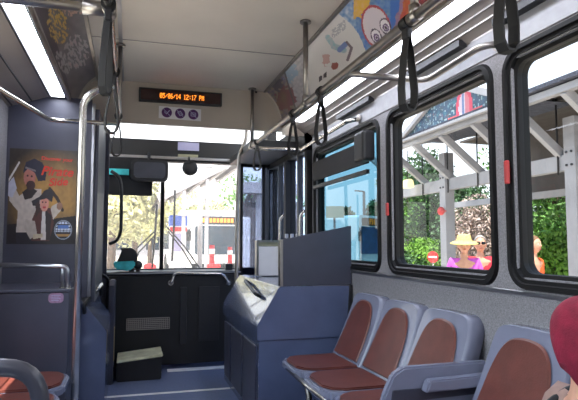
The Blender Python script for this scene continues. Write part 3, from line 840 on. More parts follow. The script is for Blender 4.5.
# ------------------------------------------------------------------ overhead rails, stanchions, poles
RX, RZ = 1.0, 2.09
LX = -.09
t = thing('overhead_rail', 'long steel ceiling rail over the right side carrying black hand straps', 'rail', (RX, 1.5, RZ))
obj('rail_tube', tube(B(), [(RX, -1.8, RZ), (RX, 4.70, RZ)], .0175, 14, 0), 'steel_d', t)
for y in (1.78, 3.1, 4.62, .3):
    bm = B(); cyl(bm, (RX, y, RZ), (RX, y, ZC-.002), .016); obj('hanger_post', bm, 'steel_d', t)
    bm = B(); disc(bm, (RX, y, ZC-.002), .034, (0, 0, -1), .012); obj('ceiling_flange', bm, 'steel_d', t)
    bm = B(); cyl(bm, (RX, y-.03, RZ), (RX, y+.03, RZ), .024); cyl(bm, (RX, y, RZ), (RX, y, RZ+.045), .022); obj('tee_clamp', bm, 'steel_d', t)
for yb, yw in ((2.49, 2.03), (4.70, 3.56), (.6, .1)):
    bm = B(); tube(bm, [(RX, yb, RZ), (1.46, yb, RZ), (1.46, yw, RZ+.02), (1.54, yw-.02, RZ+.035)], .0155, 12, .07)
    obj('brace', bm, 'chrome' if yb != 2.49 else 'steel_d', t)
    bm = B(); disc(bm, (1.5405, yw-.02, RZ+.035), .032, (-1, 0, 0), .012); obj('wall_flange', bm, 'steel_d', t)
t = thing('overhead_rail', 'long steel ceiling rail over the left side of the aisle', 'rail', (LX, 1.5, RZ))
obj('rail_tube', tube(B(), [(LX, -1.8, RZ), (LX, 3.88, RZ)], .0165, 14, 0), 'chrome', t)
for y in (3.82,):
    bm = B(); cyl(bm, (LX, y, RZ), (LX, y, ZC-.007), .016); obj('hanger_post', bm, 'steel_d', t)
    bm = B(); disc(bm, (LX, y, ZC-.007), .034, (0, 0, -1), .012); obj('ceiling_flange', bm, 'steel_d', t)
q = [onZ(50, 120, RZ), onZ(0, 90, RZ)]
d = (q[1]-q[0])
bm = B(); tube(bm, [(LX, q[0].y, RZ), q[0], q[1], q[1]+Vector((-.10, -.55, 0)), (XL+.004, q[1].y-.7, RZ)], .0155, 12, .06); obj('brace', bm, 'chrome', t)
bm = B(); tube(bm, [(LX, 2.03, RZ), (-.60, 2.03, RZ), (XL+.004, 1.6, RZ)], .0175, 12, .06); obj('brace', bm, 'steel_d', t)
bm = B(); cyl(bm, (LX-.09, 2.03, RZ), (LX+.01, 2.03, RZ), .026); cyl(bm, (LX, 1.99, RZ), (LX, 2.07, RZ), .026); obj('tee_clamp', bm, 'steel_d', t)
# left floor pole
t = thing('grab_pole', 'shiny steel floor to ceiling rail pole in front of the left partition', 'pole', (-.247, 3.0, 0))
obj('pole_tube', tube(B(), [(-.247, 3.0, 0), (-.249, 3.0, 1.98), (-.20, 3.0, 2.045), (LX, 3.0, RZ)], .0185, 16, .05), 'chrome', t)
obj('floor_flange', disc(B(), (-.247, 3.0, 0), .045, (0, 0, 1), .012), 'chrome', t)

# hand straps
def strap(x, y, z, label, ln=.30, w=.034, lean=0.0, spread=.034, rz=0):
    t = thing('hand_strap', label, 'strap', (x, y, z-ln), 'hand straps on the overhead rails')
    bm = B(); R = Matrix.Translation((x, y, z)) @ Matrix.Rotation(rz, 4, 'Z') @ Matrix.Rotation(lean, 4, 'Y')
    # loop: flat webbing closed path, local x across, local z down; band width runs along local y
    path = [(-.004, -.05), (-spread*.5, -ln*.35), (-spread, -ln*.75), (-spread*.9, -ln*.93), (-spread*.4, -ln), (spread*.4, -ln), (spread*.9, -ln*.93), (spread, -ln*.75), (spread*.5, -ln*.35), (.004, -.05)]
    n = len(path); V = []
    for i, (u, v) in enumerate(path):
        c = Vector((u, 0, v)); inw = Vector((u*.86, 0, v*.985 if v < -ln*.6 else v))
        V.append([bm.verts.new(R @ Vector((c.x, s_*w/2, c.z))) for s_ in (-1, 1)]+[bm.verts.new(R @ Vector((inw.x, s_*w/2, inw.z+(.004 if v < -ln*.9 else 0)))) for s_ in (1, -1)])
    for i in range(n-1):
        for k in range(4):
            bm.faces.new([V[i][k], V[i][(k+1) % 4], V[i+1][(k+1) % 4], V[i+1][k]])
    bm.faces.new(V[0][::-1]); bm.faces.new(V[-1])
    bmesh.ops.recalc_face_normals(bm, faces=bm.faces[:]); obj('webbing_loop', bm, 'strap', t)
    bm = B(); cyl(bm, (x, y-w*.6, z), (x, y+w*.6, z), .026, 14); obj('rail_clip', bm, 'strap', t)
    bm = B(); b0 = R @ Vector((0, 0, -.045)); box(bm, b0.x-.012, b0.x+.012, b0.y-w*.55, b0.y+w*.55, b0.z-.018, b0.z+.022, .004); obj('buckle', bm, 'black', t)
    return t
SR = [(1.27, 'black hand strap nearest the camera above the large right window', .31, .036),
      (1.84, 'black hand strap hanging in front of the second large window top', .345, .040),
      (2.83, 'black hand strap hanging in front of the roller blind window', .30, .036),
      (3.37, 'black hand strap hanging above the slanted modesty panel', .28, .036),
      (4.42, 'black hand strap at the far end of the right rail', .24, .032)]
for y, lab, ln, w in SR: strap(RX, y, RZ, lab, ln, w, rz=rad(12))
SL = [(1.98, 'black hand strap nearest the camera on the left rail', .33, .03), (2.78, 'black hand strap on the left rail beside the pole bend', .31, .03),
      (3.76, 'black hand strap at the far end of the left rail', .27, .026)]
for y, lab, ln, w in SL: strap(LX, y, RZ, lab, ln, w*.85, spread=.034, lean=rad(2), rz=rad(70) if y < 2 else rad(20))

# ------------------------------------------------------------------ longitudinal bench seats
def seat_unit(t, sd, y0, y1, xb, xf, zs, zt):
    # sd +1: back against the right wall, pan reaches to xf; one shell + brown inserts
    ym = (y0+y1)/2; w = (y1-y0)
    def S(x, y, z): return (x, y, z)
    # shell backrest: rounded trapezoid swept with thickness and tilt
    def back_pt(u, v, off):   # u -1..1 along y, v 0..1 up
        hw = w/2*(.985-.03*v)
        yy = ym+u*hw; z = zs+.02+(zt-zs-.02)*v
        x = xb-sd*(.16*(1-v)**1.3)-sd*off
        return (x, yy, z)
    def chaikin(p):
        for _ in range(2):
            q = [p[0]]
            for a, b in zip(p, p[1:]): q += [(a[0]*.75+b[0]*.25, a[1]*.75+b[1]*.25), (a[0]*.25+b[0]*.75, a[1]*.25+b[1]*.75)]
            p = q+[p[-1]]
        return p
    def outline(k, inset, off, vmin=0., top=1.):
        out = []
        r = .26
        hw = 1-inset
        pts2 = [(-hw, vmin), (-hw*1.0, .3), (-hw*.99, .66), (-hw*.94, .89*top), (-hw*.79, .985*top), (-hw*.45, 1.0*top), (hw*.45, 1.0*top), (hw*.79, .985*top), (hw*.94, .89*top), (hw*.99, .66), (hw, .3), (hw, vmin)]
        return [back_pt(u, v, off) for u, v in chaikin(pts2)]
    bm = B()
    A = outline(0, 0.0, .0); C = outline(0, 0.03, .03); D = outline(0, .0, -.055)
    va = [bm.verts.new(p) for p in A]; vc = [bm.verts.new(p) for p in C]; vd = [bm.verts.new(p) for p in D]
    n = len(va)
    for i in range(n-1):
        for a, b in ((va, vc), (vd, va)):
            f = bm.faces.new([a[i], a[i+1], b[i+1], b[i]]); f.smooth = True
    # front face as strips between mirrored points
    for L_ in (vc, vd):
        for i in range(n//2-1):
            bm.faces.new([L_[i], L_[i+1], L_[n-2-i], L_[n-1-i]])
    bmesh.ops.recalc_face_normals(bm, faces=bm.faces[:])
    sh = obj('seat_shell', bm, 'shell', t)
    # insert on the back
    bm = B(); ins = []
    for off in (.030, .038):
        pts2 = [(-.82, .05), (-.80, .35), (-.74, .60), (-.62, .78), (-.42, .88), (-.15, .91), (.15, .91), (.42, .88), (.62, .78), (.74, .60), (.80, .35), (.82, .05)]
        ins.append([bm.verts.new(back_pt(u*(1 if off < .035 else .96), v if off < .035 else .02+v*.96, off+.006)) for u, v in chaikin(pts2)])
    n = len(ins[0])
    for i in range(n): bm.faces.new([ins[0][i], ins[0][(i+1) % n], ins[1][(i+1) % n], ins[1][i]])
    for i in range(n//2-1): bm.faces.new([ins[1][i], ins[1][i+1], ins[1][n-2-i], ins[1][n-1-i]])
    bmesh.ops.recalc_face_normals(bm, faces=bm.faces[:])
    obj('back_cushion', bm, 'vinyl', t)
    # pan
    xp = xb-sd*.13
    def pan(in_, z0, z1, front, bev):
        hw = w/2-in_
        xs = xp-sd*.0; poly = []
        c = [(xs, ym-hw), (front+sd*.10, ym-hw), (front+sd*.035, ym-hw+.03), (front, ym-hw+.10), (front, ym+hw-.10), (front+sd*.035, ym+hw-.03), (front+sd*.10, ym+hw), (xs, ym+hw)]
        bm = B(); prism(bm, c, 'z', z0, z1, bev); return bm
    obj('seat_pan', pan(.004, zs-.03, zs+.012, xf, .008), 'shell', t)
    obj('pan_cushion', pan(.028, zs+.010, zs+.026, xf+sd*.022, .006), 'vinyl', t)
def bench(y0, n, pitch, sd, xb, xf, label, cat='bench seat', extra=0):
    t = thing('bench_seat', label, cat, ((xb+xf)/2, y0-n*pitch/2, 0))
    for k in range(n): seat_unit(t, sd, y0-(k+1)*pitch, y0-k*pitch, xb, xf, .495, .922 if sd > 0 else .70)
    bm = B(); xm = (xb+xf)/2
    box(bm, min(xb-sd*.1, xf+sd*.08), max(xb-sd*.1, xf+sd*.08), y0-n*pitch+.05, y0-.05, .42, .46, .01); obj('under_frame', bm, 'black', t)
    for k in (.12, .88):
        bm = B(); y = y0-n*pitch*k; tube(bm, [(xf+sd*.14, y, .42), (xf+sd*.2, y, 0)], .02, 10, 0); box(bm, xf+sd*.2-.05, xf+sd*.2+.05, y-.03, y+.03, 0, .012); obj('leg', bm, 'steel_d', t)
        bm = B(); cyl(bm, (xf+sd*.20, y, .43), (xb-sd*.05, y, .30), .016, 8); obj('strut', bm, 'steel_d', t)
    return t
b1 = bench(3.54, 3, .46, 1, 1.51, .945, 'grey bench of three brown cushioned seats under the right windows')
bm = B(); tube(bm, [(.955, 3.35, .475), (.94, 2.9, .475), (.94, 2.2, .475)], .012, 8, 0); obj('front_edge_tube', bm, 'chrome', b1)
b2 = bench(2.03, 2, .46, 1, 1.51, .96, 'grey bench with brown seats nearest the camera behind the armrest divider')
b3 = bench(3.50, 2, .45, -1, -.80, -.31, 'grey edged brown seats at the foot of the left modesty box')
# divider with armrest between the benches
t = thing('armrest_divider', 'grey moulded divider panel with an armrest between the two right benches', 'divider', (1.27, 2.1, 0))
bm = B(); prism(bm, [(.99, .42), (1.005, .62), (1.05, .71), (1.10, .738), (1.50, .742), (1.50, .42)], 'y', 2.095, 2.135, .008); obj('divider_panel', bm, 'shell', t)
bm = B(); prism(bm, [(1.035, .60), (1.50, .61), (1.50, .655), (1.045, .65)], 'y', 2.088, 2.096, .002); obj('dark_inlay', bm, 'slate_d', t)
bm = B(); prism(bm, [(1.165, .645), (1.185, .692), (1.50, .70), (1.50, .652)], 'y', 2.035, 2.085, .006); obj('armrest', bm, 'shell', t)
bm = B(); box(bm, 1.18, 1.24, 2.09, 2.13, 0, .42, .01); obj('leg', bm, 'steel_d', t)

# forward facing seat just in front of the camera, left: handle loop over a dark backrest
def P_(px, py, d): return Vector((0, 0, H))+ray(px, py)*d
t = thing('forward_seat', 'dark forward facing seat with thick grey top handle nearest the camera', 'seat', (-.35, 1.05, 0))
zt = P_(10, 353, .95).z-.0145
xr = P_(53, 400, .95).x-.0145; 
hp = [(xr+.02, .99, .55), (xr+.008, 1.0, zt-.14), (xr-.004, 1.0, zt+.002), (-.62, 1.0, zt+.012), (-.69, 1.0, zt-.045), (-.71, 1.0, zt-.16), (-.71, .99, .55)]
obj('frame', tube(B(), hp, .0145, 16, .055), 'tubegrey', t)
bm = B(); prism(bm, rrect(-.70, xr-.055, .50, zt-.035, .05), 'y', 1.0, 1.05, .012); obj('backrest', bm, 'seatdark', t)
bm = B(); box(bm, -.70, xr+.01, 1.04, 1.48, .42, .50, .03); obj('seat_cushion', bm, 'vinyl', t)
for x in (-.6, xr-.08):
    bm = B(); box(bm, x-.03, x+.03, 1.15, 1.3, 0, .42, .01); obj('leg', bm, 'black', t)

# ------------------------------------------------------------------ people
def skin_mesh(verts, edges, radii, root=0, sub=1):
    me = bpy.data.meshes.new('s'); me.from_pydata([tuple(v) for v in verts], edges, [])
    o = bpy.data.objects.new('s', me); COL.objects.link(o)
    md = o.modifiers.new('k', 'SKIN'); md.use_smooth_shade = True
    for i, r in enumerate(radii):
        r = r if isinstance(r, tuple) else (r, r)
        me.skin_vertices[0].data[i].radius = r; me.skin_vertices[0].data[i].use_root = (i == root)
    if sub: sm = o.modifiers.new('u', 'SUBSURF'); sm.levels = sub; sm.render_levels = sub
    dg = bpy.context.evaluated_depsgraph_get(); m2 = bpy.data.meshes.new_from_object(o.evaluated_get(dg))
    bm = B(); bm.from_mesh(m2); bpy.data.meshes.remove(m2); bpy.data.objects.remove(o); return bm
def remesh(bm, vox):
    me = bpy.data.meshes.new('r'); bm.to_mesh(me); bm.free(); o = bpy.data.objects.new('r', me); COL.objects.link(o)
    md = o.modifiers.new('r', 'REMESH'); md.mode = 'VOXEL'; md.voxel_size = vox; md.use_smooth_shade = True
    s2 = o.modifiers.new('s', 'SMOOTH'); s2.factor = .5; s2.iterations = 2
    dg = bpy.context.evaluated_depsgraph_get(); m2 = bpy.data.meshes.new_from_object(o.evaluated_get(dg))
    bm = B(); bm.from_mesh(m2); bpy.data.meshes.remove(m2); bpy.data.objects.remove(o); return bm
def person(label, loc, face, seated=False, k=1.0, shirt='magenta', trousers='khaki', hair='hair_b', hairlen=0, hat=None, glasses=False, turn=0.0):
    # local frame: x to the person's left, y forward, z up; face = heading angle of +y
    t = thing('person', label, 'person', loc)
    R = Matrix.Translation(loc) @ Matrix.Rotation(face, 4, 'Z') @ Matrix.Scale(k, 4)
    V = []; E = []; Rr = []
    def add(p, r, par=None):
        V.append(Vector(p)); Rr.append(r); i = len(V)-1
        if par is not None: E.append((par, i))
        return i
    hz = .50 if seated else .93
    lean = .0
    pel = add((0, 0, hz), (.15, .105)); wa = add((0, 0, hz+.17), (.125, .09), pel); ch = add((0, .01, hz+.38), (.155, .10), wa)
    nb = add((0, 0, hz+.525), (.07, .06), ch); nk = add((0, .01, hz+.575), .052, nb); hd = add((0, .02, hz+.63), .055, nk)
    clo_top = {'torso': [(0, 0, hz-.04), (0, 0, hz+.17), (0, .01, hz+.38), (0, 0, hz+.53)]}
    arms = []; legs = []
    for s in (-1, 1):
        sh = add((s*.155, 0, hz+.485), .058, ch)
        if seated: el_, wr_ = (s*.22, .06, hz+.24), (s*.13, .28, hz+.14)
        else: el_, wr_ = (s*.225, -.01, hz+.21), (s*.23, .05, hz-.03)
        ua = add(((s*.155+el_[0])/2+s*.01, el_[1]/2, (hz+.485+el_[2])/2), .046, sh)
        el = add(el_, .038, ua); wr = add(wr_, .026, el)
        dv = (Vector(wr_)-Vector(el_)).normalized()
        pm = add(Vector(wr_)+dv*.05, (.036, .020), wr); arms.append(((s*.155, 0, hz+.485), el_))
        side = Vector((0, 1, 0)) if not seated else Vector((1, 0, 0))
        for f in range(4):
            base = Vector(wr_)+dv*.085+side*(.027-.018*f)
            f1 = add(base, .0105, pm); L_ = (.030, .036, .033, .025)[f]
            inn = Vector((-s, 0, 0)) if not seated else Vector((0, 0, -1))
            f2 = add(base+dv*L_+inn*.006, .009, f1); f3 = add(base+dv*L_*1.8+inn*.022, .0075, f2)
        th = add(Vector(wr_)+dv*.03+side*.034, .011, wr); th2 = add(Vector(wr_)+dv*.065+side*.052, .009, th)
        if seated: kn_, an_ = (s*.11, .43, hz-.01), (s*.11, .44, .10)
        else: kn_, an_ = (s*.10, .01, .50), (s*.10, -.02, .10)
        hp_ = (s*.095, .02 if not seated else .06, hz-.06 if not seated else hz-.02)
        hpv = add(hp_, .088, pel); kn = add(kn_, .058, hpv); cf = add(((kn_[0]+an_[0])/2, (kn_[1]+an_[1])/2-.015, (kn_[2]*.62+an_[2]*.38)), .054, kn)
        an = add(an_, .034, cf); to = add((an_[0], an_[1]+.15, .04), .03, an); legs.append((hp_, kn_, an_))
    bm = skin_mesh(V, E, Rr)
    # head with nose, chin, ears, sockets
    hc = Vector((0, .025, hz+.705))
    HR = Matrix.Translation(hc) @ Matrix.Rotation(turn, 4, 'Z') @ Matrix.Translation(-hc)
    h = B(); bmesh.ops.create_uvsphere(h, u_segments=40, v_segments=28, radius=1)
    for v in h.verts:
        x, y, z = v.co; w = 1-.24*max(0, -z-.1)**1.2
        sx = x*.076*w; sy = y*.095*(1-.10*max(0, -z)); sz = z*.115
        if y > 0:
            sy += .020*math.exp(-((x/.17)**2+((z+.10)/.20)**2))*max(0, 1-abs(z+.10)*1.5)   # nose
            sy -= .010*math.exp(-(((abs(x)-.42)/.2)**2+((z-.10)/.13)**2))                  # sockets
            sy += .007*math.exp(-((x/.30)**2+((z+.48)/.08)**2))                           # lips
            sy += .010*math.exp(-((x/.35)**2+((z+.80)/.16)**2))                           # chin
            sy += .004*math.exp(-((x/.6)**2+((z-.32)/.10)**2))                            # brow
        v.co = hc+Vector((sx, sy, sz))
    for s in (-1, 1): ball(h, hc+Vector((s*.078, -.005, -.01)), (.010, .019, .031), 10, 8)
    h.transform(HR); merge(bm, h)
    bm = remesh(bm, .0075); bm.transform(R); body = obj('body', bm, 'skin', t)
    # eyes, lips
    for s in (-1, 1):
        bm = B(); ball(bm, hc+Vector((s*.031, .078, .012)), (.012, .008, .007), 12, 8); bm.transform(R @ HR); obj('eye', bm, 'white', body)
        bm = B(); ball(bm, hc+Vector((s*.031, .0835, .012)), (.005, .004, .005), 10, 6); bm.transform(R @ HR); obj('iris', bm, 'dark', body)
    bm = B(); ball(bm, hc+Vector((0, .090, -.055)), (.022, .007, .007), 12, 8); bm.transform(R @ HR); obj('lips', bm, 'lip', body)
    # shirt: torso and short sleeves as one garment
    V2 = []; E2 = []; R2 = []
    def add2(p, r, par=None):
        V2.append(Vector(p)); R2.append(r)
        if par is not None: E2.append((par, len(V2)-1))
        return len(V2)-1
    a0 = add2((0, 0, hz-.02), (.168, .125)); a1 = add2((0, 0, hz+.17), (.148, .11), a0); a2 = add2((0, .01, hz+.38), (.170, .117), a1); a3 = add2((0, .0, hz+.52), (.082, .068), a2)
    for s, (shp, elp) in zip((-1, 1), arms):
        b0 = add2((shp[0]*1.02, 0, shp[2]-.0), .072, a2); b1_ = add2(Vector(shp).lerp(Vector(elp), .72), .060, b0)
    bm = skin_mesh(V2, E2, R2); bm.transform(R); obj('shirt', bm, shirt, t, True)
    V2 = []; E2 = []; R2 = []
    a0 = add2((0, 0, hz), (.160, .122))
    for (hp_, kn_, an_) in legs:
        b0 = add2(hp_, .100, a0); b1_ = add2(kn_, .070, b0); b2_ = add2(Vector(kn_).lerp(Vector(an_), .85), .062, b1_)
    bm = skin_mesh(V2, E2, R2); bm.transform(R); obj('trousers', bm, trousers, t, True)
    for (hp_, kn_, an_) in legs:
        bm = B(); ball(bm, (an_[0], an_[1]+.06, .042), (.05, .135, .045)); bm.transform(R); obj('shoe', bm, 'dark', t)
    # hair cap
    h = B(); bmesh.ops.create_uvsphere(h, u_segments=32, v_segments=24, radius=1)
    nn = Vector((0, 1.0, -.75)).normalized()
    bmesh.ops.bisect_plane(h, geom=h.verts[:]+h.edges[:]+h.faces[:], plane_co=nn*.10, plane_no=nn, clear_outer=True)
    nn = Vector((0, 0, -1)); bmesh.ops.bisect_plane(h, geom=h.verts[:]+h.edges[:]+h.faces[:], plane_co=nn*(.45+hairlen), plane_no=nn, clear_outer=True)
    for v in h.verts: v.co = hc+Vector((v.co.x*.087, v.co.y*.103-.006, v.co.z*(.125 if v.co.z > 0 else .13)+.003))
    bmesh.ops.solidify(h, geom=h.faces[:], thickness=.008)
    h.transform(R @ HR); obj('hair', h, hair, t, True)
    if glasses:
        bm = B()
        for s in (-1, 1): ball(bm, hc+Vector((s*.034, .098, .012)), (.029, .008, .021), 14, 8)
        for s in (-1, 1): tube(bm, [hc+Vector((s*.06, .094, .016)), hc+Vector((s*.082, .06, .016)), hc+Vector((s*.084, -.01, .010))], .004, 6, 0)
        cyl(bm, hc+Vector((-.012, .104, .016)), hc+Vector((.012, .104, .016)), .003, 6)
        bm.transform(R @ HR); obj('sunglasses', bm, 'dark', t)
    if hat == 'straw':
        bm = B(); prof = [(.0, .135), (.05, .132), (.085, .115), (.098, .06), (.102, .045), (.15, .030), (.19, .012), (.188, .006), (.15, .022), (.10, .036), (.0, .036)]
        n = 32; rings = [[bm.verts.new(hc+Vector((r*math.cos(2*PI*i/n)*.95, r*math.sin(2*PI*i/n)*1.05, z+.012+(-.02*math.sin(2*PI*i/n) if r > .12 else 0)))) for i in range(n)] for r, z in prof[1:-1]]
        for a, b in zip(rings, rings[1:]):
            for i in range(n): bm.faces.new([a[i], a[(i+1) % n], b[(i+1) % n], b[i]]).smooth = True
        bm.faces.new(rings[0]); bm.faces.new(rings[-1][::-1]); bmesh.ops.recalc_face_normals(bm, faces=bm.faces[:])
        bm.transform(R @ HR); obj('sun_hat', bm, 'straw', t)
    if hat == 'maroon':
        h = B(); bmesh.ops.create_uvsphere(h, u_segments=32, v_segments=24, radius=1)
        nn = Vector((0, 1.0, -.45)).normalized()
        bmesh.ops.bisect_plane(h, geom=h.verts[:]+h.edges[:]+h.faces[:], plane_co=nn*.34, plane_no=nn, clear_outer=True)
        for v in h.verts:
            v.co = hc+Vector((v.co.x*.098, v.co.y*.118-.012, v.co.z*(.138 if v.co.z > 0 else .155)+.0))
            if v.co.z < hc.z-.03 and v.co.y < hc.y: v.co.y -= .02
        bmesh.ops.solidify(h, geom=h.faces[:], thickness=.010)
        h.transform(R @ HR); obj('maroon_hood', h, 'maroon', t, True)
    return t, R, hz
def place_head(px, py, d): return Vector((0, 0, H))+ray(px, py)*d
GZ = -.35
# two people outside, in the second window
p = place_head(464, 245, 7.0); k = (p.z-GZ)/(.93+.705)
person('person in a straw sun hat, sunglasses and pink shirt outside the window', (p.x, p.y, GZ), rad(150), k=k, shirt='magenta', hair='hair_b', hairlen=.3, hat='straw', glasses=True)
p = place_head(480, 244, 7.4); k = (p.z-GZ)/(.93+.705)
person('grey haired person in sunglasses and red shirt behind the straw hat wearer', (p.x, p.y, GZ), rad(150), k=k, shirt='redshirt', hair='hair_g', glasses=True)
p = place_head(532, 245, 7.0); k = (p.z-GZ)/(.93+.705)
person('person in an orange shirt at the left edge of the nearest large window', (p.x, p.y, GZ), rad(200), k=k, shirt='orange', hair='hair_b')
# passenger at the right edge
p = place_head(590, 340, 1.50)
hzk = .50+.705; k = .88
z0 = p.z-hzk*k
t, R, hz = person('person in a maroon hood and tan top with black straps at right edge', (p.x, p.y, z0), rad(78), seated=True, turn=rad(-76), k=k, shirt='tan', hair='hair_b', hat='maroon')
bm = B()
for s in (-1, 1):
    tube(bm, [(s*.085, -.12, hz+.10), (s*.085, -.135, hz+.30), (s*.095, -.10, hz+.46), (s*.10, -.01, hz+.545), (s*.095, .10, hz+.48), (s*.09, .145, hz+.33), (s*.10, .13, hz+.15)], .02, 8, .04, flat=(.022, .010))
prism(bm, rrect(-.15, .15, hz+.0, hz+.42, .05), 'y', -.22, -.135, .02)
bm.transform(R); tag(obj('backpack', bm, 'strap'), 'black backpack whose straps cross the shoulders at right edge', 'backpack')

# ------------------------------------------------------------------ outside: ground
bm = B(); box(bm, -60, 80, -40, 160, GZ-.2, GZ); g = obj('road', bm, 'asphalt'); g['kind'] = 'structure'
bm = B(); box(bm, 2.6, 9.6, -4, 16, GZ, GZ+.012); g = obj('pavement', bm, 'concrete'); g['kind'] = 'structure'

# the bus shelter on the right
SX = 6.4
EX, EZ = 5.54, 3.28
ps = onX(447, 200, SX); ps2 = onX(577, 200, SX)
posts = [ps.y+2.95, ps.y, ps2.y, ps2.y-2.4, ps2.y-4.8]
t = thing('bus_shelter', 'long white timber bus shelter with braced eaves outside the right windows', 'shelter', (SX, ps.y, GZ))
for y in posts:
    bm = B(); box(bm, SX-.11, SX+.11, y-.11, y+.11, GZ, 3.15, .008); po = obj('post', bm, 'wpaint', t)
    bm = B()
    for zz in (2.42, 2.62):
        for yy in (-.05, .05): disc(bm, (SX-.11, y+yy, zz), .018, (-1, 0, 0), .02, 10)
    obj('bolt', bm, 'iron', po)
zb = onX(452, 184, SX).z
bm = B(); box(bm, SX-.07, SX+.07, posts[-1]-1, posts[0]+.35, zb-.12, zb+.12, .006); obj('beam', bm, 'wpaint', t)
bm = B(); box(bm, 8.6, 8.72, posts[-1]-1, posts[0]+.35, zb-.25, zb-.10, .006); obj('rear_beam', bm, 'wpaint', t)
for y in posts[:4]:
    for dy in (.95,):
        bm = B(); box(bm, 8.58, 8.76, y-.5+dy, y-.34+dy, GZ, 3.5, .006); obj('rear_post', bm, 'wpaint', t)
y = posts[0]+.3; k = 0
yy = ps.y+1.85
while yy > posts[-1]-.8:
    bm = B(); beam(bm, (EX, yy, EZ), (SX+.02, yy, zb+.10), .10, .13, .006); obj('brace', bm, 'wpaint', t)
    bm = B(); cyl(bm, (SX-.09, yy, zb-.18), (SX-.09, yy, EZ+.25), .014, 8); obj('tie_rod', bm, 'iron', t)
    yy -= 1.02
bm = B(); prism(bm, [(EX-.06, EZ-.02), (EX+.06, EZ-.02), (EX+.06, EZ+.11), (EX-.06, EZ+.08)], 'y', posts[-1]-1.2, 10.95, .004); obj('eave_board', bm, 'wpaint', t)
bm = B(); prism(bm, [(EX-.14, EZ+.10), (EX+.0, EZ+.10), (8.3, EZ+1.18), (8.3, EZ+1.30), (EX-.14, EZ+.16)], 'y', posts[-1]-1.2, 10.95); obj('roof_slope', bm, 'shingle', t)
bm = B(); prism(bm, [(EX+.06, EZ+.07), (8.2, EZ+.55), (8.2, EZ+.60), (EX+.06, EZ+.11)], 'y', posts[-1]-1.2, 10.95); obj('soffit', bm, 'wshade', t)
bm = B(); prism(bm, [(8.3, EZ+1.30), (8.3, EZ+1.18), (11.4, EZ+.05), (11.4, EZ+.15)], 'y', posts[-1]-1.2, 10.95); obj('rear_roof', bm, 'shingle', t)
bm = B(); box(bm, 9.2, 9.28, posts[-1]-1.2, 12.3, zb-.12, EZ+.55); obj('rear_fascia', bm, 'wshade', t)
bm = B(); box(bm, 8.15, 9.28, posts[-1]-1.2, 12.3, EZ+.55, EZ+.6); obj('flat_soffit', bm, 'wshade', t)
# gable sign
GX = 5.42
c0 = onX(401, 141, GX); c1 = onX(431, 106, GX); c2 = onX(515, 113, GX); ap = onX(481, 76, GX)
sl_ = (c1.z-c0.z)/(c0.y-c1.y)
apy = (c0.y+c2.y)/2; apz = c0.z+(c0.y-apy)*sl_; c2z = c0.z
t = thing('gable_sign', 'teal patterned gable with a pink and white emblem on the shelter eave', 'sign', (GX, apy, EZ))
def gpaint(i, j):
    return (0, 0, 0)
bm = B(); lay = bm.loops.layers.float_color.new('art')
N_ = 120
Wg = c0.y-c2.y; Hg = apz-c0.z
ec = onX(464, 107, GX); 
cells = {}
for i in range(N_):
    for j in range(60):
        y0_ = c0.y-Wg*i/N_; y1_ = c0.y-Wg*(i+1)/N_; zz0 = c0.z+Hg*j/60; zz1 = c0.z+Hg*(j+1)/60
        ym = (y0_+y1_)/2; zm_ = (zz0+zz1)/2
        if abs(ym-apy)/(Wg/2) > 1-(zm_-c0.z)/Hg: continue
        n = noise.noise(Vector((ym*9, zm_*9, 0))); n2 = noise.noise(Vector((ym*20, zm_*20, 5)))
        c = (52+50*max(0, n2), 76+60*max(0, n), 104+40*n) if n2 < .28 else (150, 170, 176)
        r = inell(ym, zm_, ec.y, ec.z, .22, .34)
        if r < 1.15: c = (222, 70, 96)
        if r < .55: c = (216, 190, 200) if ym > ec.y-.02 else (210, 120, 130)
        if r < .55 and abs(ym-ec.y-.02) < .035: c = (110, 130, 170)
        if abs(zm_-(ec.z-.12)) < .03 and .22 < abs(ym-ec.y) < .50: c = (210, 90, 96)
        f = bm.faces.new([bm.verts.new(q_) for q_ in ((GX, y0_, zz0), (GX, y0_, zz1), (GX, y1_, zz1), (GX, y1_, zz0))])
        for l in f.loops: l[lay] = srgb(*c)
obj('mosaic', bm, 'art', t)
bm = B(); prism(bm, [(c0.y, c0.z), (apy, apz), (c2.y, c2z)], 'x', GX+.01, GX+.12); obj('gable_board', bm, 'wpaint', t)
bm = B(); prism(bm, [(c0.y, c0.z), (apy, apz), (c2.y, c2z)], 'x', GX+.12, GX+1.1); obj('dormer_roof', bm, 'shingle', t)
bm = B(); beam(bm, (GX-.03, c0.y+.03, c0.z-.02), (GX-.03, apy, apz+.04), .10, .09); obj('rake_board', bm, 'wpaint', t)
bm = B(); beam(bm, (GX-.03, c2.y-.12, c0.z-.05), (GX-.03, apy, apz+.08), .10, .11); obj('rake_board', bm, 'wpaint', t)
bm = B(); box(bm, GX-.06, GX+.02, c2.y-.1, c0.y+.1, c0.z-.05, c0.z, .004); obj('sill_board', bm, 'wpaint', t)
# lamp, red light, red sign under the shelter
c = onX(408, 184, 6.1)
t = thing('hanging_lamp', 'pale yellow lit lamp hanging under the shelter eave', 'lamp', c)
bm = B(); prism(bm, [(c.x-.10, c.z-.09), (c.x+.10, c.z-.09), (c.x+.06, c.z+.10), (c.x-.06, c.z+.10)], 'y', c.y-.14, c.y+.14, .02); obj('lamp_shade', bm, 'yellow', t)
bm = B(); cyl(bm, (c.x, c.y, c.z+.1), (c.x, c.y, EZ+.1), .012, 6); obj('lamp_rod', bm, 'iron', t)
c = onX(441, 211, 6.2); bm = B(); ball(bm, c, (.07, .09, .09)); cyl(bm, c, c+Vector((.12, 0, 0)), .03, 8)
tag(obj('red_lamp', bm, 'red'), 'small red round lamp on the white shelter post', 'lamp')
c = onX(433, 257, 8.0)
t = thing('road_sign', 'small red and white round sign beside the shelter hedge', 'sign', (c.x, c.y, GZ))
n_ = Vector((-.8, -.6, 0))
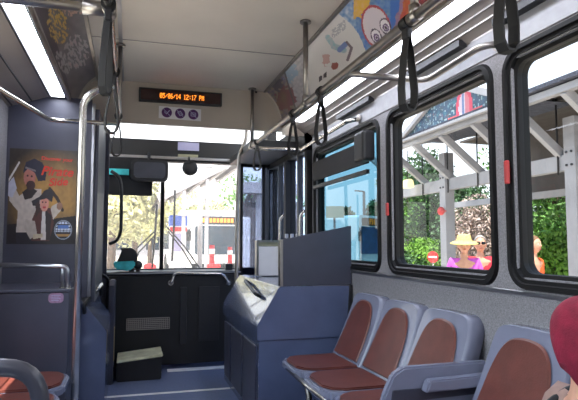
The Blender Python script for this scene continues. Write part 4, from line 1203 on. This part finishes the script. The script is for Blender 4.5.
obj('sign_disc', disc(B(), c, .16, n_, .02), 'red', t); obj('sign_bar', beam(B(), c+n_*.025+Vector((-.07, .10, 0)), c+n_*.025+Vector((.07, -.10, 0)), .01, .05), 'white', t)
obj('sign_post', cyl(B(), (c.x, c.y, GZ), (c.x, c.y, c.z), .02, 8), 'steel_d', t)

# foliage
def foliage(bm, c, r, n, sz, fill=.55):
    for _ in range(n):
        d = Vector((random.gauss(0, 1), random.gauss(0, 1), random.gauss(0, 1))).normalized()
        q = fill+(1-fill)*random.random()
        p = Vector((c[0]+d.x*r[0]*q, c[1]+d.y*r[1]*q, c[2]+d.z*r[2]*q))
        if p.z < GZ+.02: continue
        a = Vector((random.uniform(-1, 1), random.uniform(-1, 1), random.uniform(-1, 1))).normalized(); b = a.cross(Vector((random.uniform(-1, 1), random.uniform(-1, 1), random.uniform(-1, 1)))).normalized()
        s_ = sz*random.uniform(.6, 1.3)
        bm.faces.new([bm.verts.new(p+a*s_), bm.verts.new(p+b*s_*.5), bm.verts.new(p-a*s_), bm.verts.new(p-b*s_*.5)])
    return bm
def shrub(label, x, y, rx, ry, h, m, n, sz, group='shrubs behind the shelter'):
    t = thing('shrub', label, 'shrub', (x, y, GZ), group)
    bm = B(); foliage(bm, (x, y, GZ+h*.55), (rx, ry, h*.5), n, sz, .35); obj('leaves', bm, m, t)
    bm = B()
    for k in range(5): cyl(bm, (x+random.uniform(-.1, .1), y+random.uniform(-.1, .1), GZ), (x+random.uniform(-.5, .5)*rx, y+random.uniform(-.5, .5)*ry, GZ+h*.6), .02, 6)
    obj('stems', bm, 'bark', t)
def tree(label, x, y, h, rx, rz, m, n, sz, lean=0, group='trees outside'):
    t = thing('tree', label, 'tree', (x, y, GZ), group)
    bm = B(); tube(bm, [(x, y, GZ), (x+lean*.3, y, GZ+h*.35), (x+lean, y, GZ+h*.7)], [.16, .12, .08], 10, 0)
    for k in range(5):
        a = k*1.3; cyl(bm, (x+lean*.5, y, GZ+h*.45), (x+lean+rx*.5*math.cos(a), y+rx*.5*math.sin(a), GZ+h*.75), .05, 6)
    obj('trunk', bm, 'bark', t)
    bm = B()
    for k in range(7):
        a = k*2.4; q = rx*.45
        foliage(bm, (x+lean+q*math.cos(a), y+q*math.sin(a), GZ+h-rz+rz*.5*math.sin(k*1.9)), (rx*.6, rx*.6, rz*.6), n//7, sz, .3)
    obj('crown', bm, m, t)
ry_ = lambda px, X: onX(px, 240, X).y
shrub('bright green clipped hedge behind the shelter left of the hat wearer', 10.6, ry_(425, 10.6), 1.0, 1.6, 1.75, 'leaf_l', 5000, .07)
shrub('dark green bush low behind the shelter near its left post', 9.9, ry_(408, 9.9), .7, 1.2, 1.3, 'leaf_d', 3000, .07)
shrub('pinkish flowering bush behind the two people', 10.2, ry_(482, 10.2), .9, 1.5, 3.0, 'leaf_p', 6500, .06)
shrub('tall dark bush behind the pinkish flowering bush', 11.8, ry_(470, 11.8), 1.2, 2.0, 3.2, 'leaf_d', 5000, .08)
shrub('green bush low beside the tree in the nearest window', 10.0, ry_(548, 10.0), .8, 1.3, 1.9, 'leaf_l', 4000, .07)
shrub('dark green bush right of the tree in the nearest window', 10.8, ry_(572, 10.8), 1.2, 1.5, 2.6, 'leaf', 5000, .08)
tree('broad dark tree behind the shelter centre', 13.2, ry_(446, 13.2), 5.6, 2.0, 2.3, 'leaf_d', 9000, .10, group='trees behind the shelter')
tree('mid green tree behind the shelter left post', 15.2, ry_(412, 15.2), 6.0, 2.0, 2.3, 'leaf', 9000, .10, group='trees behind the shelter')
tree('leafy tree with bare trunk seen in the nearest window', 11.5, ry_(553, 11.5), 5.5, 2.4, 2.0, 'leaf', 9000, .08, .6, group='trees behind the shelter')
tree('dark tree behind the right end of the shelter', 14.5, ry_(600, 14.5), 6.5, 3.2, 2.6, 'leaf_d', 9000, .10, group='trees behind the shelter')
# grey wall behind bushes
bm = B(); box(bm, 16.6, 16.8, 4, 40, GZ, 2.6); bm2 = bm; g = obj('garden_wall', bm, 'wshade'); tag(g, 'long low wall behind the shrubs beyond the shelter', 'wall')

# ------------------------------------------------------------------ outside ahead: buses, shelter, trees, cones
def bus(label, x, y, rz, L_, front_m, sign_txt, stripe=None):
    R = Matrix.Translation((x, y, GZ)) @ Matrix.Rotation(rz, 4, 'Z')
    t = thing('bus', label, 'bus', (x, y, GZ), None)
    def add(nm, bm, m, par=t): bm.transform(R); return obj(nm, bm, m, par)
    bm = B(); prism(bm, rrect(-1.28, 1.28, .32, 3.05, .16, 4), 'y', 0, L_, .0); add('bus_body', bm, 'buswhite')
    bm = B(); prism(bm, rrect(-1.15, 1.15, 1.05, 2.45, .12, 4), 'y', -.03, .02); w = add('windscreen', bm, front_m)
    bm = B(); box(bm, -1.0, 1.0, -.035, .02, 2.52, 2.92); sg = add('destination_sign', bm, 'black')
    if sign_txt:
        bm = text_bm(sign_txt, .42, Matrix.Translation((0, -.045, 2.72)) @ Matrix.Rotation(PI/2, 4, 'X'), .004, bold=.01)
    else:
        bm = B()
        for k in range(9): box(bm, -.8+k*.18, -.8+k*.18+.12, -.05, -.036, 2.62, 2.82)
    add('sign_dots', bm, 'ledon', sg)
    bm = B()
    n = int(L_//1.6)
    for k in range(n): 
        for s in (-1, 1): box(bm, s*1.285-.012, s*1.285+.012, .5+k*1.55, .5+k*1.55+1.4, 1.25, 2.3)
    add('side_windows', bm, 'busglass')
    bm = B(); box(bm, -1.29, 1.29, -.1, .05, .32, .62, .04); add('bumper', bm, 'dash')
    for s in (-1, 1):
        bm = B(); ball(bm, (s*.95, -.03, .8), (.13, .05, .1)); add('headlight', bm, 'white')
        bm = B(); box(bm, s*1.5-.12, s*1.5+.12, -.25, -.15, 1.7, 2.2, .03); cyl(bm, (s*1.25, 0, 2.4), (s*1.5, -.2, 2.2), .02, 6); add('side_mirror', bm, 'black')
        for yw in (2.2, L_-2.5):
            bm = B(); tube(bm, [(s*1.0, yw, .48), (s*1.3, yw, .48)], .48, 20, 0); add('wheel', bm, 'tyre')
p = onY(222, 243, 27)
bus('white bus with dark windscreen and amber sign straight ahead beyond the cones', p.x-.2, 27, rad(6), 10, 'busglass', '')
p = place_head(372, 243, 29)
bus('white bus with blue windscreen and amber sign seen through the front side window', p.x, p.y, rad(35), 11, 'busblue', 'P31')
# hanging mirror-like plate outside the front side window
c = onX(335, 212, 3.2)
t = thing('square_sign', 'square pale beige sign on a dark post outside the front side window', 'sign', (c.x, c.y, GZ))
R_ = Matrix.Rotation(rad(-20), 3, 'Z')
obj('sign_board', obox(B(), c, (.29, .02, .19), R_, .004), 'beige', t); obj('sign_post', cyl(B(), (c.x, c.y+.03, GZ), (c.x, c.y+.03, c.z), .02, 8), 'iron', t)
c = place_head(364, 200, 45); bm = B(); cyl(bm, (c.x, c.y, GZ), (c.x, c.y, c.z+.7), .12, 8); cyl(bm, (c.x, c.y, c.z+.7), (c.x-.8, c.y, c.z+.75), .06, 6)
tag(obj('street_lamp', bm, 'iron'), 'tall thin lamp post beyond the bus in the front side window', 'lamp post')
for k, (px_, d) in enumerate(((322, 50), (352, 56), (382, 52))):
    p = place_head(px_, 243, d)
    tree(['low dark tree on the skyline through the front side window', 'rounded dark tree on the skyline through the front side window'][k % 2], p.x, p.y, 4.6+.5*(k % 3), 1.5, 1.8, 'leaf_d', 1800, .3, group='skyline trees through the front side window')
# white pillar ahead of door
a = onY(241, 217, 9); b = onY(250.5, 280, 9)
bm = B(); box(bm, a.x, b.x, 9, 9.15, GZ, a.z, .03); tag(obj('white_board', bm, 'white'), 'tall white board standing outside just right of the thin front pole', 'board')
# shelter ahead
t = thing('gable_shelter', 'white open timber shelter with gable roof ahead of the windscreen', 'shelter', (onY(205, 240, 14).x, 14, GZ))
A_ = lambda x, y, Y=14: onY(x, y, Y)
bm = B(); beam(bm, A_(158, 199), A_(232, 162), .12, .17); obj('rake_board', bm, 'wpaint', t)
bm = B(); beam(bm, A_(180, 213), A_(262, 213), .14, .14); obj('tie_beam', bm, 'wpaint', t)
bm = B(); beam(bm, A_(184, 207), A_(209, 194), .12, .12); obj('strut', bm, 'wpaint', t)
for px_ in (184, 207, 262):
    bm = B(); q = A_(px_, 195); box(bm, q.x-.04, q.x+.04, 13.95, 14.1, GZ, q.z+(.1 if px_ < 200 else .4)); obj('post', bm, 'wpaint', t)
for px_, py_ in ((165, 196), (185, 186), (205, 176), (225, 166), (245, 160)):
    q = A_(px_, py_); bm = B(); beam(bm, q, q+Vector((0, 5, 0)), .1, .16); obj('purlin', bm, 'wpaint', t)
bm = B(); q0, q1 = A_(158, 197), A_(245, 153); 
v_ = [bm.verts.new(x_) for x_ in (q0, q1, q1+Vector((0, 5.5, 0)), q0+Vector((0, 5.5, 0)))]; f = bm.faces.new(v_)
bmesh.ops.solidify(bm, geom=[f], thickness=.08); obj('roof_slope', bm, 'wshade', t)
# structure with louvres, right of the pole (seen bluish through the door glass)
t = thing('canopy', 'pale canopy with slanted slats and a square post beyond the open door leaf', 'canopy', (A_(262, 240, 11).x, 11, GZ))
bm = B(); beam(bm, A_(243, 188, 11), A_(300, 190, 11), .3, .22); obj('fascia', bm, 'wpaint', t)
for px_ in (248, 254, 268, 275, 282):
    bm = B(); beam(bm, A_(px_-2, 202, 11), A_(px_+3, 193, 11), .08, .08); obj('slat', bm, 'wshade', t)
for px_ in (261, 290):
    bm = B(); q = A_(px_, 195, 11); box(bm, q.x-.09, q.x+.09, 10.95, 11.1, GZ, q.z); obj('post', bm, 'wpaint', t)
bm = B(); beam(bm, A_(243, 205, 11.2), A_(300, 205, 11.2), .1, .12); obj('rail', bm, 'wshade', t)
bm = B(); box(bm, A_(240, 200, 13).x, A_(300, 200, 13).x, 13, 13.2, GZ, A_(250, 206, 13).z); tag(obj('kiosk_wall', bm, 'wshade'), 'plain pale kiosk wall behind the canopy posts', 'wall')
# kiosk, cones, barrier
q0, q1 = onY(171, 218, 16), onY(186, 250, 16)
t = thing('kiosk', 'small white kiosk with blue header and red band left of the bus ahead', 'kiosk', ((q0.x+q1.x)/2, 16, GZ))
obj('kiosk_body', box(B(), q0.x, q1.x, 16, 16.6, GZ, q0.z, .02), 'white', t)
obj('header_board', box(B(), q0.x-.03, q1.x+.03, 15.95, 16.6, q0.z-.22, q0.z+.08, .01), 'blue', t)
obj('red_band', box(B(), q0.x-.02, q1.x+.02, 15.96, 16.1, q0.z-.38, q0.z-.26, .01), 'red', t)
obj('notice_panel', box(B(), q0.x+.08, q1.x-.08, 15.97, 16.05, q0.z-.95, q0.z-.45, .01), 'lilac', t)
for k, (px_, py0, py1, Y_) in enumerate(((212, 245, 263, 15), (230, 247, 258, 17))):
    q0, q1 = onY(px_, py0, Y_), onY(px_, py1, Y_)
    t = thing('traffic_post', ['red and white traffic post in front of the bus ahead', 'red and white traffic post beside the thin front pole'][k], 'traffic post', (q0.x, Y_, GZ))
    bm = B(); tube(bm, [(q0.x, Y_, GZ+.04), (q0.x, Y_, q0.z)], [.09, .07], 14, 0); obj('tube', bm, 'red', t)
    bm = B(); cyl(bm, (q0.x, Y_, q0.z-.24), (q0.x, Y_, q0.z-.10), .085, 14); obj('white_band', bm, 'white', t)
    bm = B(); cyl(bm, (q0.x, Y_, GZ), (q0.x, Y_, GZ+.05), .2, 14); obj('base', bm, 'black', t)
for px0_, px1_, Y_, lab in ((208, 221, 11.5, 'low red plastic barrier block ahead right of the wiper'), (144, 156, 11, 'low red plastic barrier block ahead left of the windscreen post')):
    q0, q1 = onY(px0_, 264, Y_), onY(px1_, 270, Y_)
    t = thing('barrier_block', lab, 'barrier', ((q0.x+q1.x)/2, Y_, GZ))
    bm = B(); prism(bm, [(-.0, GZ), (.3, GZ), (.24, q0.z), (.06, q0.z)], 'x', q0.x, q1.x, .02); bm.transform(Matrix.Translation((0, Y_, 0))); obj('block', bm, 'red', t)
    bm = B(); box(bm, q0.x+.04, q1.x-.04, Y_+.02, Y_+.05, q0.z-.22, q0.z-.12); obj('reflector', bm, 'white', t)
bm = B(); q = onY(200, 240, 20); cyl(bm, (q.x, 20, GZ), (q.x, 20, 4), .09, 10); cyl(bm, (q.x, 20, 4), (q.x+1.2, 20, 4.1), .05, 8)
tag(obj('light_pole', bm, 'wpaint'), 'pale upright pole in front of the bus ahead', 'pole')
# trees ahead on the left and behind
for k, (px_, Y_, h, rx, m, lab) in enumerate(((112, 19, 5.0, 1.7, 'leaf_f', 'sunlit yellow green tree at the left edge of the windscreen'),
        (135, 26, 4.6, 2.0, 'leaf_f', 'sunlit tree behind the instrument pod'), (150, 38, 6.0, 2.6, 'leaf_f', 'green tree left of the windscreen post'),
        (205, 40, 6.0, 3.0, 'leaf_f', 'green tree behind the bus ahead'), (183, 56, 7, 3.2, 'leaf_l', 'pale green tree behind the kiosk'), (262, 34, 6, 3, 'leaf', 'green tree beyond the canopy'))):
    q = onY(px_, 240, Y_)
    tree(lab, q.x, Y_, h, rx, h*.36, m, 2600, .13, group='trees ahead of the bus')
# building far ahead closing the horizon
t = thing('station_building', 'long pale low building closing the view straight ahead', 'building', (5, 72, GZ))
obj('wall', box(B(), -25, 48, 72, 76, GZ, 3.0), 'wpaint', t)
bm = B(); prism(bm, [(71, 3.0), (77, 3.0), (74, 4.6)], 'x', -26, 49); obj('roof', bm, 'shingle', t)
for k in range(16):
    bm = B(); box(bm, -22+k*4, -20+k*4, 71.93, 72.02, .4, 2.0); obj('window', bm, 'busglass', t)

# ------------------------------------------------------------------ light: sky and sun
w = bpy.data.worlds.new('sky'); SC.world = w; w.use_nodes = True
nt = w.node_tree; bg = nt.nodes['Background']
tc = nt.nodes.new('ShaderNodeTexCoord'); sp = nt.nodes.new('ShaderNodeSeparateXYZ'); nt.links.new(tc.outputs['Generated'], sp.inputs[0])
rp = nt.nodes.new('ShaderNodeValToRGB'); nt.links.new(sp.outputs['Z'], rp.inputs['Fac'])
el = rp.color_ramp.elements
el[0].position = 0; el[0].color = (.78, .80, .80, 1); el[1].position = .7; el[1].color = (.55, .68, .90, 1)
e = el.new(.12); e.color = (.88, .93, .97, 1); e = el.new(.35); e.color = (.72, .84, .96, 1)
nt.links.new(rp.outputs['Color'], bg.inputs['Color']); bg.inputs['Strength'].default_value = 2.6
sd = bpy.data.lights.new('sun', 'SUN'); sd.energy = 11; sd.angle = rad(.6); sd.color = (1, .95, .86)
so = bpy.data.objects.new('sun', sd); COL.objects.link(so)
so.rotation_euler = Vector((-.22, -.30, 1.0)).to_track_quat('Z', 'Y').to_euler()
